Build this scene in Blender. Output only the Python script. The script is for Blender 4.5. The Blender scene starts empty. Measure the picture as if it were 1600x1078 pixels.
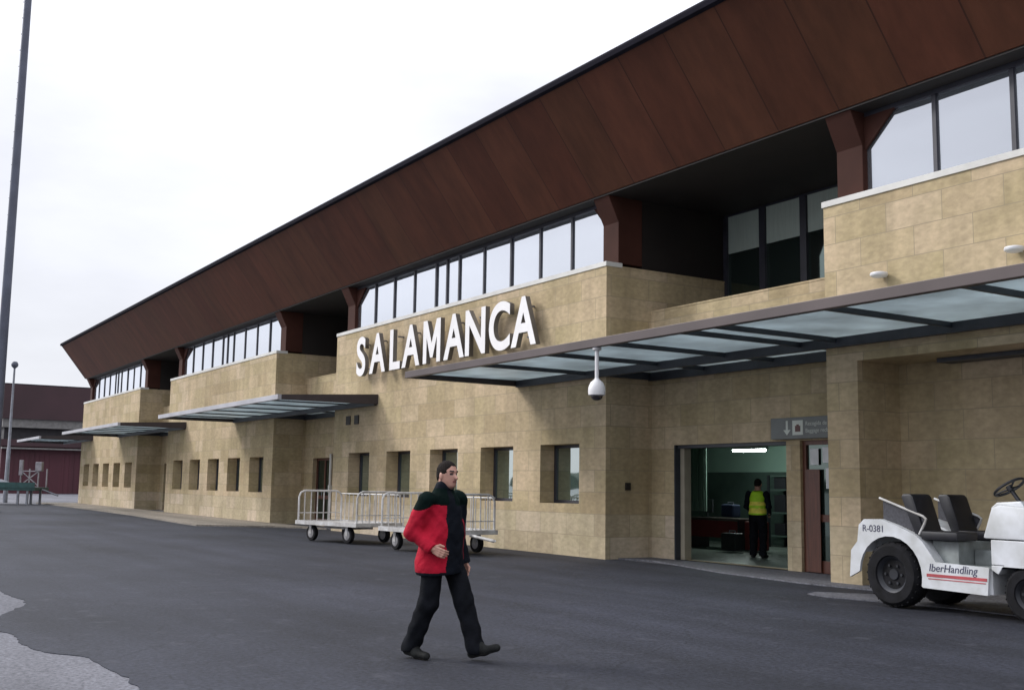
import bpy, math, random
import numpy as np
from mathutils import Vector, Matrix
random.seed(7)
S = bpy.context.scene
COL = S.collection
R = math.radians

# ---------------------------------------------------------------- camera
CF, CYAW, CPIT, CROL = 1737.26, 1.01457, 0.1265, -0.015387
cam = bpy.data.objects.new("camera", bpy.data.cameras.new("camera"))
COL.objects.link(cam)
F = Vector((-math.sin(CYAW)*math.cos(CPIT), math.cos(CYAW)*math.cos(CPIT), math.sin(CPIT)))
r0 = Vector((math.cos(CYAW), math.sin(CYAW), 0)); u0 = r0.cross(F)
rr = math.cos(CROL)*r0 - math.sin(CROL)*u0
uu = math.sin(CROL)*r0 + math.cos(CROL)*u0
m = Matrix((rr, uu, -F)).transposed().to_4x4()
m.translation = Vector((0, 0, 1.5))
cam.matrix_world = m
cam.data.sensor_width = 36
cam.data.lens = 36*CF/1600
cam.data.clip_end = 6000
S.camera = cam

# ---------------------------------------------------------------- world (bright overcast)
SUN_EL, SUN_AZ = R(34), math.atan2(-0.62, -0.78)
W = bpy.data.worlds.new("World"); S.world = W; W.use_nodes = True
nt = W.node_tree; nt.nodes.clear()
def N(t, typ, **k):
    n = t.nodes.new(typ)
    for a, b in k.items(): setattr(n, a, b)
    return n
out = N(nt, 'ShaderNodeOutputWorld'); bg = N(nt, 'ShaderNodeBackground')
sky = N(nt, 'ShaderNodeTexSky', sky_type='NISHITA', sun_disc=False)
sky.sun_elevation = SUN_EL; sky.sun_rotation = math.pi/2 - SUN_AZ
skys = N(nt, 'ShaderNodeVectorMath', operation='SCALE'); skys.inputs['Scale'].default_value = 0.10
nt.links.new(sky.outputs[0], skys.inputs[0])
tc = N(nt, 'ShaderNodeTexCoord')
sep = N(nt, 'ShaderNodeSeparateXYZ'); nt.links.new(tc.outputs['Generated'], sep.inputs[0])
# cloud deck brightness: overcast gradient, brighter to the sun's side
grad = N(nt, 'ShaderNodeMapRange'); grad.inputs['From Min'].default_value = 0.0; grad.inputs['From Max'].default_value = 1.0
grad.inputs['To Min'].default_value = 0.72; grad.inputs['To Max'].default_value = 1.9
nt.links.new(sep.outputs['Z'], grad.inputs['Value'])
dot = N(nt, 'ShaderNodeVectorMath', operation='DOT_PRODUCT'); nt.links.new(tc.outputs['Generated'], dot.inputs[0])
dot.inputs[1].default_value = (-0.62, -0.70, 0.36)
glow = N(nt, 'ShaderNodeMapRange', interpolation_type='SMOOTHSTEP'); glow.inputs['From Min'].default_value = 0.55; glow.inputs['From Max'].default_value = 1.0
glow.inputs['To Min'].default_value = 0.0; glow.inputs['To Max'].default_value = 0.35
nt.links.new(dot.outputs['Value'], glow.inputs['Value'])
mp = N(nt, 'ShaderNodeMapping'); mp.inputs['Scale'].default_value = (1.2, 1.2, 3.4); nt.links.new(tc.outputs['Generated'], mp.inputs[0])
ns = N(nt, 'ShaderNodeTexNoise'); ns.inputs['Scale'].default_value = 1.9; ns.inputs['Detail'].default_value = 6; ns.inputs['Roughness'].default_value = 0.5
nt.links.new(mp.outputs[0], ns.inputs['Vector'])
cl = N(nt, 'ShaderNodeMapRange'); cl.inputs['From Min'].default_value = 0.3; cl.inputs['From Max'].default_value = 0.7
cl.inputs['To Min'].default_value = 0.80; cl.inputs['To Max'].default_value = 1.16
nt.links.new(ns.outputs['Fac'], cl.inputs['Value'])
ad = N(nt, 'ShaderNodeMath', operation='ADD'); nt.links.new(grad.outputs[0], ad.inputs[0]); nt.links.new(glow.outputs[0], ad.inputs[1])
mu = N(nt, 'ShaderNodeMath', operation='MULTIPLY'); nt.links.new(ad.outputs[0], mu.inputs[0]); nt.links.new(cl.outputs[0], mu.inputs[1])
ccol = N(nt, 'ShaderNodeVectorMath', operation='SCALE'); ccol.inputs[0].default_value = (0.97, 0.985, 1.06)
nt.links.new(mu.outputs[0], ccol.inputs['Scale'])
mx = N(nt, 'ShaderNodeMix', data_type='RGBA'); mx.inputs['Factor'].default_value = 0.93
nt.links.new(skys.outputs[0], mx.inputs[6]); nt.links.new(ccol.outputs[0], mx.inputs[7])
nt.links.new(mx.outputs[2], bg.inputs['Color']); bg.inputs['Strength'].default_value = 1.0
nt.links.new(bg.outputs[0], out.inputs[0])

# ---------------------------------------------------------------- sun
sl = bpy.data.lights.new("sun", 'SUN'); sl.energy = 2.1; sl.angle = R(16); sl.color = (1.0, 0.97, 0.92)
so = bpy.data.objects.new("sun", sl); COL.objects.link(so)
sd = Vector((math.cos(SUN_AZ)*math.cos(SUN_EL), math.sin(SUN_AZ)*math.cos(SUN_EL), math.sin(SUN_EL)))
so.rotation_euler = sd.to_track_quat('Z', 'Y').to_euler(); so.location = (-30, -30, 40)

S.view_settings.view_transform = 'Standard'; S.view_settings.look = 'None'
S.view_settings.exposure = 0.08; S.view_settings.gamma = 1.0
S.cycles.max_bounces = 8; S.cycles.use_denoising = True

# ---------------------------------------------------------------- materials
def mat(name, col, rough=0.6, metal=0.0, var=0.12, scale=3.0, bump=0.0, bscale=40.0, spec=0.5, col2=None, detail=4, stretch=(1, 1, 1), trans=0.0, emit=None, estr=0):
    M = bpy.data.materials.new(name); M.use_nodes = True
    t = M.node_tree; b = t.nodes['Principled BSDF']
    b.inputs['Roughness'].default_value = rough; b.inputs['Metallic'].default_value = metal
    b.inputs['Specular IOR Level'].default_value = spec
    c = N(t, 'ShaderNodeTexCoord'); mpp = N(t, 'ShaderNodeMapping'); mpp.inputs['Scale'].default_value = stretch
    t.links.new(c.outputs['Object'], mpp.inputs[0])
    n = N(t, 'ShaderNodeTexNoise'); n.inputs['Scale'].default_value = scale; n.inputs['Detail'].default_value = detail
    t.links.new(mpp.outputs[0], n.inputs['Vector'])
    mixn = N(t, 'ShaderNodeMix', data_type='RGBA')
    cc = Vector(col)
    c2 = Vector(col2) if col2 else cc*(1+var)
    c1 = cc if col2 else cc*(1-var)
    mixn.inputs[6].default_value = (*c1, 1); mixn.inputs[7].default_value = (*c2, 1)
    mr = N(t, 'ShaderNodeMapRange'); mr.inputs['From Min'].default_value = 0.32; mr.inputs['From Max'].default_value = 0.68
    t.links.new(n.outputs['Fac'], mr.inputs['Value'])
    t.links.new(mr.outputs[0], mixn.inputs['Factor'])
    t.links.new(mixn.outputs[2], b.inputs['Base Color'])
    if bump:
        n2 = N(t, 'ShaderNodeTexNoise'); n2.inputs['Scale'].default_value = bscale; n2.inputs['Detail'].default_value = 5
        t.links.new(c.outputs['Object'], n2.inputs['Vector'])
        bp = N(t, 'ShaderNodeBump'); bp.inputs['Strength'].default_value = bump; bp.inputs['Distance'].default_value = 0.02
        t.links.new(n2.outputs['Fac'], bp.inputs['Height']); t.links.new(bp.outputs[0], b.inputs['Normal'])
    if emit:
        b.inputs['Emission Color'].default_value = (*emit, 1); b.inputs['Emission Strength'].default_value = estr
    return M

def stone_material():
    M = bpy.data.materials.new("sandstone_cladding"); M.use_nodes = True
    t = M.node_tree; b = t.nodes['Principled BSDF']; L = t.links.new
    c = N(t, 'ShaderNodeTexCoord'); s = N(t, 'ShaderNodeSeparateXYZ'); L(c.outputs['Object'], s.inputs[0])
    a = N(t, 'ShaderNodeMath', operation='ADD'); L(s.outputs['X'], a.inputs[0]); L(s.outputs['Y'], a.inputs[1])
    cb = N(t, 'ShaderNodeCombineXYZ'); L(a.outputs[0], cb.inputs['X']); L(s.outputs['Z'], cb.inputs['Y'])
    br = N(t, 'ShaderNodeTexBrick'); br.inputs['Scale'].default_value = 1.0
    br.inputs['Brick Width'].default_value = 1.05; br.inputs['Row Height'].default_value = 0.47
    br.inputs['Mortar Size'].default_value = 0.007; br.inputs['Mortar Smooth'].default_value = 0.3; br.inputs['Bias'].default_value = 0.0
    br.inputs['Color1'].default_value = (0.0, 0.0, 0.0, 1); br.inputs['Color2'].default_value = (1, 1, 1, 1); br.inputs['Mortar'].default_value = (0.5, 0.5, 0.5, 1)
    L(cb.outputs[0], br.inputs['Vector'])
    ramp = N(t, 'ShaderNodeValToRGB'); L(br.outputs['Color'], ramp.inputs[0])
    e = ramp.color_ramp.elements
    e[0].position = 0; e[0].color = (0.405, 0.325, 0.205, 1); e[1].position = 1; e[1].color = (0.515, 0.425, 0.300, 1)
    k = e.new(0.35); k.color = (0.450, 0.374, 0.236, 1); k = e.new(0.7); k.color = (0.485, 0.392, 0.264, 1)
    n = N(t, 'ShaderNodeTexNoise'); n.inputs['Scale'].default_value = 0.9; n.inputs['Detail'].default_value = 7; n.inputs['Roughness'].default_value = 0.62
    L(c.outputs['Object'], n.inputs['Vector'])
    r2 = N(t, 'ShaderNodeValToRGB'); L(n.outputs['Fac'], r2.inputs[0])
    e = r2.color_ramp.elements; e[0].position = 0.3; e[0].color = (0.83, 0.81, 0.73, 1); e[1].position = 0.7; e[1].color = (1.13, 1.08, 1.06, 1)
    m1 = N(t, 'ShaderNodeMix', data_type='RGBA', blend_type='MULTIPLY'); m1.inputs['Factor'].default_value = 1
    L(ramp.outputs[0], m1.inputs[6]); L(r2.outputs[0], m1.inputs[7])
    # fine grain with slightly stretched bedding
    mp2 = N(t, 'ShaderNodeMapping'); mp2.inputs['Scale'].default_value = (5, 5, 9); L(c.outputs['Object'], mp2.inputs[0])
    n3 = N(t, 'ShaderNodeTexNoise'); n3.inputs['Scale'].default_value = 1.6; n3.inputs['Detail'].default_value = 8; L(mp2.outputs[0], n3.inputs['Vector'])
    r3 = N(t, 'ShaderNodeMapRange'); r3.inputs['From Min'].default_value = 0.3; r3.inputs['From Max'].default_value = 0.7; r3.inputs['To Min'].default_value = 0.87; r3.inputs['To Max'].default_value = 1.13
    L(n3.outputs['Fac'], r3.inputs['Value'])
    m2 = N(t, 'ShaderNodeVectorMath', operation='SCALE'); L(m1.outputs[2], m2.inputs[0]); L(r3.outputs[0], m2.inputs['Scale'])
    # vertical rain streaks
    mp4 = N(t, 'ShaderNodeMapping'); mp4.inputs['Scale'].default_value = (2.6, 2.6, 0.16); L(c.outputs['Object'], mp4.inputs[0])
    n4 = N(t, 'ShaderNodeTexNoise'); n4.inputs['Scale'].default_value = 1.0; n4.inputs['Detail'].default_value = 4; L(mp4.outputs[0], n4.inputs['Vector'])
    r4 = N(t, 'ShaderNodeMapRange'); r4.inputs['From Min'].default_value = 0.35; r4.inputs['From Max'].default_value = 0.65; r4.inputs['To Min'].default_value = 0.88; r4.inputs['To Max'].default_value = 1.05
    L(n4.outputs['Fac'], r4.inputs['Value'])
    m4 = N(t, 'ShaderNodeVectorMath', operation='SCALE'); L(m2.outputs[0], m4.inputs[0]); L(r4.outputs[0], m4.inputs['Scale'])
    # paler washed stone courses below 1 m
    lo = N(t, 'ShaderNodeMapRange'); lo.inputs['From Min'].default_value = 0.93; lo.inputs['From Max'].default_value = 0.95; lo.inputs['To Min'].default_value = 0.6; lo.inputs['To Max'].default_value = 0.0
    L(s.outputs['Z'], lo.inputs['Value'])
    m5 = N(t, 'ShaderNodeMix', data_type='RGBA'); L(lo.outputs[0], m5.inputs['Factor']); L(m4.outputs[0], m5.inputs[6])
    pw = N(t, 'ShaderNodeVectorMath', operation='MULTIPLY'); L(m4.outputs[0], pw.inputs[0]); pw.inputs[1].default_value = (1.12, 1.2, 1.42); L(pw.outputs[0], m5.inputs[7])
    # joints
    m3 = N(t, 'ShaderNodeMix', data_type='RGBA'); L(br.outputs['Fac'], m3.inputs['Factor']); L(m5.outputs[2], m3.inputs[6]); m3.inputs[7].default_value = (0.30, 0.25, 0.17, 1)
    L(m3.outputs[2], b.inputs['Base Color'])
    b.inputs['Roughness'].default_value = 0.85; b.inputs['Specular IOR Level'].default_value = 0.25
    bp = N(t, 'ShaderNodeBump'); bp.inputs['Strength'].default_value = 0.35; bp.inputs['Distance'].default_value = 0.01
    L(n3.outputs['Fac'], bp.inputs['Height']); L(bp.outputs[0], b.inputs['Normal'])
    return M

def soffit_material():
    M = bpy.data.materials.new("weathered_brown_sheet"); M.use_nodes = True
    t = M.node_tree; b = t.nodes['Principled BSDF']; L = t.links.new
    c = N(t, 'ShaderNodeTexCoord'); s = N(t, 'ShaderNodeSeparateXYZ'); L(c.outputs['Object'], s.inputs[0])
    d = N(t, 'ShaderNodeMath', operation='DIVIDE'); L(s.outputs['X'], d.inputs[0]); d.inputs[1].default_value = 1.4
    fl = N(t, 'ShaderNodeMath', operation='FLOOR'); L(d.outputs[0], fl.inputs[0])
    wn = N(t, 'ShaderNodeTexWhiteNoise', noise_dimensions='1D'); L(fl.outputs[0], wn.inputs['W'])
    ramp = N(t, 'ShaderNodeValToRGB'); L(wn.outputs['Value'], ramp.inputs[0])
    e = ramp.color_ramp.elements
    e[0].color = (0.078, 0.024, 0.013, 1); e[1].color = (0.096, 0.031, 0.017, 1); k = e.new(0.5); k.color = (0.086, 0.032, 0.016, 1)
    mp2 = N(t, 'ShaderNodeMapping'); mp2.inputs['Scale'].default_value = (2.2, 0.7, 0.7); L(c.outputs['Object'], mp2.inputs[0])
    n = N(t, 'ShaderNodeTexNoise'); n.inputs['Scale'].default_value = 0.9; n.inputs['Detail'].default_value = 7; n.inputs['Roughness'].default_value = 0.65
    L(mp2.outputs[0], n.inputs['Vector'])
    r2 = N(t, 'ShaderNodeMapRange'); r2.inputs['From Min'].default_value = 0.3; r2.inputs['From Max'].default_value = 0.7; r2.inputs['To Min'].default_value = 0.72; r2.inputs['To Max'].default_value = 1.25
    L(n.outputs['Fac'], r2.inputs['Value'])
    m2 = N(t, 'ShaderNodeVectorMath', operation='SCALE'); L(ramp.outputs[0], m2.inputs[0]); L(r2.outputs[0], m2.inputs['Scale'])
    fr = N(t, 'ShaderNodeMath', operation='FRACT'); L(d.outputs[0], fr.inputs[0])
    lt = N(t, 'ShaderNodeMath', operation='LESS_THAN'); L(fr.outputs[0], lt.inputs[0]); lt.inputs[1].default_value = 0.022
    m3 = N(t, 'ShaderNodeMix', data_type='RGBA'); L(lt.outputs[0], m3.inputs['Factor']); L(m2.outputs[0], m3.inputs[6]); m3.inputs[7].default_value = (0.042, 0.015, 0.009, 1)
    L(m3.outputs[2], b.inputs['Base Color'])
    b.inputs['Roughness'].default_value = 0.6; b.inputs['Specular IOR Level'].default_value = 0.2
    return M

def glass_material(name, refl, tint, dark, rough=0.02, wav=0.0, grow=0.25):
    M = bpy.data.materials.new(name); M.use_nodes = True
    t = M.node_tree; t.nodes.clear(); L = t.links.new
    o = N(t, 'ShaderNodeOutputMaterial'); mxs = N(t, 'ShaderNodeMixShader'); g = N(t, 'ShaderNodeBsdfGlossy'); g.inputs['Roughness'].default_value = rough
    g.inputs['Color'].default_value = (*tint, 1)
    dd = N(t, 'ShaderNodeBsdfDiffuse'); dd.inputs['Color'].default_value = (*dark, 1)
    c = N(t, 'ShaderNodeTexCoord'); n = N(t, 'ShaderNodeTexNoise'); n.inputs['Scale'].default_value = 0.8; L(c.outputs['Object'], n.inputs['Vector'])
    lw = N(t, 'ShaderNodeLayerWeight'); lw.inputs['Blend'].default_value = 0.5
    mr = N(t, 'ShaderNodeMapRange'); mr.inputs['To Min'].default_value = refl; mr.inputs['To Max'].default_value = min(1, refl+grow)
    L(lw.outputs['Facing'], mr.inputs['Value']); L(mr.outputs[0], mxs.inputs[0]); L(dd.outputs[0], mxs.inputs[1]); L(g.outputs[0], mxs.inputs[2]); L(mxs.outputs[0], o.inputs[0])
    if wav:
        bp = N(t, 'ShaderNodeBump'); bp.inputs['Strength'].default_value = wav; bp.inputs['Distance'].default_value = 0.05; L(n.outputs['Fac'], bp.inputs['Height']); L(bp.outputs[0], g.inputs['Normal'])
    return M

def frosted_material():
    M = bpy.data.materials.new("frosted_canopy_glass"); M.use_nodes = True
    t = M.node_tree; t.nodes.clear(); L = t.links.new
    o = N(t, 'ShaderNodeOutputMaterial'); mxs = N(t, 'ShaderNodeMixShader'); mxs.inputs[0].default_value = 0.35
    tr = N(t, 'ShaderNodeBsdfTranslucent'); dd = N(t, 'ShaderNodeBsdfPrincipled'); dd.inputs['Roughness'].default_value = 0.25
    c = N(t, 'ShaderNodeTexCoord'); n = N(t, 'ShaderNodeTexNoise'); n.inputs['Scale'].default_value = 1.3; n.inputs['Detail'].default_value = 6; L(c.outputs['Object'], n.inputs['Vector'])
    r2 = N(t, 'ShaderNodeMapRange'); r2.inputs['From Min'].default_value = 0.3; r2.inputs['From Max'].default_value = 0.7; r2.inputs['To Min'].default_value = 0.8; r2.inputs['To Max'].default_value = 1.15
    L(n.outputs['Fac'], r2.inputs['Value'])
    m2 = N(t, 'ShaderNodeVectorMath', operation='SCALE'); m2.inputs[0].default_value = (0.60, 0.67, 0.70); L(r2.outputs[0], m2.inputs['Scale'])
    L(m2.outputs[0], tr.inputs['Color']); L(m2.outputs[0], dd.inputs['Base Color'])
    L(tr.outputs[0], mxs.inputs[1]); L(dd.outputs[0], mxs.inputs[2]); L(mxs.outputs[0], o.inputs[0])
    return M

def asphalt_material(name, col, col2, col3, crack=False):
    M = bpy.data.materials.new(name); M.use_nodes = True
    t = M.node_tree; b = t.nodes['Principled BSDF']; L = t.links.new
    c = N(t, 'ShaderNodeTexCoord')
    n = N(t, 'ShaderNodeTexNoise'); n.inputs['Scale'].default_value = 0.22; n.inputs['Detail'].default_value = 6; n.inputs['Roughness'].default_value = 0.55; L(c.outputs['Object'], n.inputs['Vector'])
    r = N(t, 'ShaderNodeValToRGB'); L(n.outputs['Fac'], r.inputs[0]); e = r.color_ramp.elements
    e[0].position = 0.32; e[0].color = (*col, 1); e[1].position = 0.68; e[1].color = (*col2, 1)
    mpp = N(t, 'ShaderNodeMapping'); mpp.inputs['Scale'].default_value = (0.12, 1.1, 1); mpp.inputs['Rotation'].default_value = (0, 0, R(6)); L(c.outputs['Object'], mpp.inputs[0])
    nb = N(t, 'ShaderNodeTexNoise'); nb.inputs['Scale'].default_value = 1.0; nb.inputs['Detail'].default_value = 3; L(mpp.outputs[0], nb.inputs['Vector'])
    rb = N(t, 'ShaderNodeMapRange'); rb.inputs['From Min'].default_value = 0.35; rb.inputs['From Max'].default_value = 0.65; rb.inputs['To Min'].default_value = 0.78; rb.inputs['To Max'].default_value = 1.22; L(nb.outputs['Fac'], rb.inputs['Value'])
    n2 = N(t, 'ShaderNodeTexNoise'); n2.inputs['Scale'].default_value = 24; n2.inputs['Detail'].default_value = 6; n2.inputs['Roughness'].default_value = 0.75; L(c.outputs['Object'], n2.inputs['Vector'])
    r2 = N(t, 'ShaderNodeMapRange'); r2.inputs['From Min'].default_value = 0.3; r2.inputs['From Max'].default_value = 0.7; r2.inputs['To Min'].default_value = 0.3; r2.inputs['To Max'].default_value = 1.9; L(n2.outputs['Fac'], r2.inputs['Value'])
    s1 = N(t, 'ShaderNodeVectorMath', operation='SCALE'); L(r.outputs[0], s1.inputs[0]); L(r2.outputs[0], s1.inputs['Scale'])
    s2 = N(t, 'ShaderNodeVectorMath', operation='SCALE'); L(s1.outputs[0], s2.inputs[0]); L(rb.outputs[0], s2.inputs['Scale'])
    # stray light flecks and stains
    v = N(t, 'ShaderNodeTexNoise'); v.inputs['Scale'].default_value = 2.4; v.inputs['Detail'].default_value = 12; v.inputs['Roughness'].default_value = 0.7; L(c.outputs['Object'], v.inputs['Vector'])
    rv = N(t, 'ShaderNodeMapRange'); rv.inputs['From Min'].default_value = 0.56; rv.inputs['From Max'].default_value = 0.72; rv.inputs['To Max'].default_value = 0.8; L(v.outputs['Fac'], rv.inputs['Value'])
    m3 = N(t, 'ShaderNodeMix', data_type='RGBA'); L(rv.outputs[0], m3.inputs['Factor']); L(s2.outputs[0], m3.inputs[6]); m3.inputs[7].default_value = (*col3, 1)
    vo = N(t, 'ShaderNodeTexVoronoi', feature='DISTANCE_TO_EDGE'); vo.inputs['Scale'].default_value = 0.33
    nd = N(t, 'ShaderNodeTexNoise'); nd.inputs['Scale'].default_value = 1.4; nd.inputs['Detail'].default_value = 6; L(c.outputs['Object'], nd.inputs['Vector'])
    va = N(t, 'ShaderNodeMix', data_type='RGBA', blend_type='ADD'); va.inputs['Factor'].default_value = 1.1; L(c.outputs['Object'], va.inputs[6]); L(nd.outputs['Color'], va.inputs[7]); L(va.outputs[2], vo.inputs['Vector'])
    lt = N(t, 'ShaderNodeMapRange'); lt.inputs['From Min'].default_value = 0.0; lt.inputs['From Max'].default_value = 0.006; lt.inputs['To Min'].default_value = 0.55; lt.inputs['To Max'].default_value = 0.0; L(vo.outputs['Distance'], lt.inputs['Value'])
    mc = N(t, 'ShaderNodeMix', data_type='RGBA'); L(lt.outputs[0], mc.inputs['Factor']); L(m3.outputs[2], mc.inputs[6]); mc.inputs[7].default_value = (*[q*.45 for q in col], 1)
    L(mc.outputs[2], b.inputs['Base Color'])
    b.inputs['Roughness'].default_value = 0.72; b.inputs['Specular IOR Level'].default_value = 0.28
    bp = N(t, 'ShaderNodeBump'); bp.inputs['Strength'].default_value = 0.5; bp.inputs['Distance'].default_value = 0.01
    L(n2.outputs['Fac'], bp.inputs['Height']); L(bp.outputs[0], b.inputs['Normal'])
    return M

MT = dict(
    stone=stone_material(), soffit=soffit_material(),
    asphalt=asphalt_material("asphalt", (0.013, 0.0145, 0.021), (0.028, 0.0305, 0.043), (0.056, 0.058, 0.074)),
    concrete=asphalt_material("concrete", (0.090, 0.092, 0.108), (0.135, 0.136, 0.155), (0.075, 0.075, 0.088)),
    pave=asphalt_material("pavement_stone", (0.17, 0.15, 0.125), (0.24, 0.21, 0.175), (0.15, 0.13, 0.11)),
    cap=mat("white_coping", (0.62, 0.61, 0.58), 0.6, var=0.1, scale=2),
    brown=mat("brown_metal", (0.056, 0.021, 0.015), 0.7, var=0.2, scale=1.2, spec=.15),
    darkbrown=mat("dark_brown_panel", (0.012, 0.008, 0.007), 0.7, var=0.3, scale=1.0),
    edge=mat("grey_roof_flashing", (0.012, 0.011, 0.018), 0.9, 0.0, spec=.1, var=0.2),
    frame=mat("dark_window_frame", (0.030, 0.030, 0.042), 0.4, var=0.2),
    doorbrown=mat("red_brown_door_wood", (0.105, 0.035, 0.020), 0.45, var=0.25, scale=4, stretch=(6, 6, 0.6)),
    glassup=glass_material("mirrored_glass", 0.18, (0.90, 0.93, 0.99), (0.13, 0.145, 0.16), 0.03, 0.09, 1.05),
    glasslow=glass_material("dark_window_glass", 0.30, (0.85, 0.95, 0.95), (0.05, 0.08, 0.065), 0.02, 0.05, 0.45),
    glassdark=glass_material("shaded_glass", 0.10, (0.6, 0.75, 0.7), (0.012, 0.018, 0.016), 0.03),
    blind=mat("pale_roller_blind", (0.36, 0.42, 0.38), 0.8, var=0.08, scale=6, stretch=(8, 8, 0.3)),
    canopymetal=mat("canopy_metal", (0.085, 0.066, 0.066), 0.5, 0.2, var=0.15, scale=1.0),
    endfascia=mat('dark_end_fascia', (0.030, 0.020, 0.020), 0.55, var=0.2), jamb=mat('beige_door_jamb', (0.33, 0.29, 0.22), 0.6, var=0.1),
    sheenfascia=mat('sky_sheen_fascia', (0.40, 0.40, 0.43), 0.45, 0.2, var=0.12, scale=1.0),  # same canopy metal, its grazing sky sheen put into a paler colour
    beam=mat("dark_steel_beam", (0.030, 0.034, 0.044), 0.45, var=0.2),
    frosted=frosted_material(),
    framegrey=mat('pale_grey_metal', (0.26, 0.25, 0.27), 0.6, var=0.3, scale=4), lettershade=mat('shaded_letter_side', (0.16, 0.145, 0.13), 0.5, var=0.1),  # letter sides take a darker colour in place of their side shadow
    letter=mat("white_letter", (0.82, 0.80, 0.80), 0.35, var=0.04),
    white=mat("white_paint", (0.66, 0.68, 0.72), 0.4, scale=3.5, col2=(0.47, 0.48, 0.48), detail=9, bump=.05, bscale=12),
    cartwhite=mat("worn_white_paint", (0.60, 0.60, 0.60), 0.5, scale=5, col2=(0.36, 0.34, 0.32), detail=9),
    galv=mat("galvanised_steel", (0.20, 0.21, 0.24), 0.5, 0.4, var=0.2),
    mast=mat("mast_steel", (0.085, 0.095, 0.13), 0.55, 0.2, var=0.2, scale=0.8),
    rubber=mat("rubber", (0.007, 0.007, 0.009), 0.85, var=0.5, scale=9, spec=.25),
    rim=mat("dark_wheel_rim", (0.02, 0.022, 0.028), 0.5, 0.3, var=0.4),
    rimgrey=mat("grey_wheel_rim", (0.28, 0.27, 0.28), 0.5, 0.2, var=0.3, scale=12),
    seat=mat("black_seat_vinyl", (0.008, 0.008, 0.012), 0.45, var=0.3, scale=8),
    greyplate=mat("grey_floor_plate", (0.20, 0.22, 0.22), 0.5, var=0.3, scale=5),
    greygrille=mat("grey_mesh_panel", (0.045, 0.045, 0.055), 0.7, var=0.3, scale=30),
    red=mat("red_stripe", (0.38, 0.06, 0.07), 0.5, var=0.2),
    ink=mat("dark_lettering", (0.045, 0.045, 0.09), 0.5, var=0.2),
    hangarred=mat("maroon_cladding", (0.062, 0.011, 0.020), 0.6, var=0.18, scale=0.25, stretch=(1, 4, 0.3)),
    hangardark=mat("dark_maroon_roof", (0.040, 0.015, 0.020), 0.6, var=0.2, scale=0.3),
    band=mat("grey_window_band", (0.16, 0.155, 0.15), 0.5, var=0.2),
    recess=mat("dark_recess", (0.018, 0.016, 0.02), 0.6, var=0.3),
    teal=mat("teal_paint", (0.020, 0.070, 0.068), 0.5, var=0.25, scale=5),
    roomwall=mat("pale_green_room_wall", (0.33, 0.48, 0.40), 0.8, var=0.08, scale=1),
    roomdark=mat("dark_green_room_panel", (0.060, 0.095, 0.080), 0.7, var=0.3, scale=1),
    roomfloor=mat("grey_green_floor", (0.20, 0.23, 0.205), 0.30, var=0.15, scale=1.4),
    lamp=mat("tube_lamp", (0.9, 0.95, 0.95), 0.4, emit=(0.86, 1.0, 0.95), estr=95.0),
    signgrey=mat("grey_sign_board", (0.13, 0.14, 0.135), 0.45, var=0.1),
    signwhite=mat("sign_white", (0.55, 0.58, 0.52), 0.5, var=0.08),
    signred=mat("sign_dark_red", (0.10, 0.035, 0.03), 0.5),
    domewhite=mat("white_plastic", (0.74, 0.73, 0.74), 0.35, var=0.05),
    domeblack=glass_material("dark_dome", 0.15, (0.8, 0.8, 0.8), (0.02, 0.01, 0.012)),
    skin=mat("skin", (0.46, 0.25, 0.19), 0.55, var=0.14, scale=14),
    hair=mat("greying_dark_hair", (0.016, 0.012, 0.011), 0.9, var=0.6, scale=60, spec=.15, bump=0.6, bscale=160),
    eye=mat("eye", (0.03, 0.02, 0.02), 0.2), lip=mat("lip", (0.24, 0.09, 0.08), 0.5), brow=mat("brow", (0.03, 0.022, 0.02), 0.9),
    jred=mat("red_jacket_fabric", (0.38, 0.007, 0.026), 0.85, var=0.20, scale=7, bump=0.35, bscale=30, spec=.2),
    jgreen=mat("dark_green_jacket_fabric", (0.003, 0.009, 0.008), 0.95, var=0.3, scale=8, bump=0.3, bscale=30, spec=.08),
    jblack=mat("black_jacket_fabric", (0.006, 0.008, 0.013), 0.8, var=0.35, scale=8, bump=0.2, bscale=30, spec=.1),
    trouser=mat("black_trouser_cloth", (0.007, 0.008, 0.011), 0.9, var=0.35, scale=7, bump=0.25, bscale=25, spec=.1),
    shoe=mat("dark_shoe", (0.012, 0.013, 0.013), 0.75, var=0.4, scale=20, spec=.2), sole=mat("shoe_sole", (0.015, 0.015, 0.015), 0.7),
    vest=mat("yellow_green_vest", (0.50, 0.85, 0.03), 0.7, var=0.12, scale=8, emit=None),
    vestband=mat("yellow_vest_band", (0.95, 0.85, 0.12), 0.6, var=0.15, scale=12),
    suitred=mat("dark_red_case", (0.16, 0.02, 0.02), 0.5), suitblack=mat("black_case", (0.014, 0.014, 0.018), 0.5),
    deskwood=mat("dark_desk_top", (0.06, 0.045, 0.04), 0.4), monitor=mat("monitor_plastic", (0.02, 0.022, 0.026), 0.4),
    bluecloth=mat("blue_cloth", (0.02, 0.035, 0.09), 0.8), paper=mat("paper", (0.62, 0.62, 0.62), 0.7),
    curtain=mat("pale_green_curtain", (0.16, 0.24, 0.19), 0.8, var=0.25, scale=3, stretch=(9, 9, 0.1)),
    hill=mat("far_tree_line", (0.030, 0.040, 0.030), 0.9, var=0.5, scale=0.03),
    vent=mat("dark_vent", (0.02, 0.015, 0.012), 0.6),
)

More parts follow.
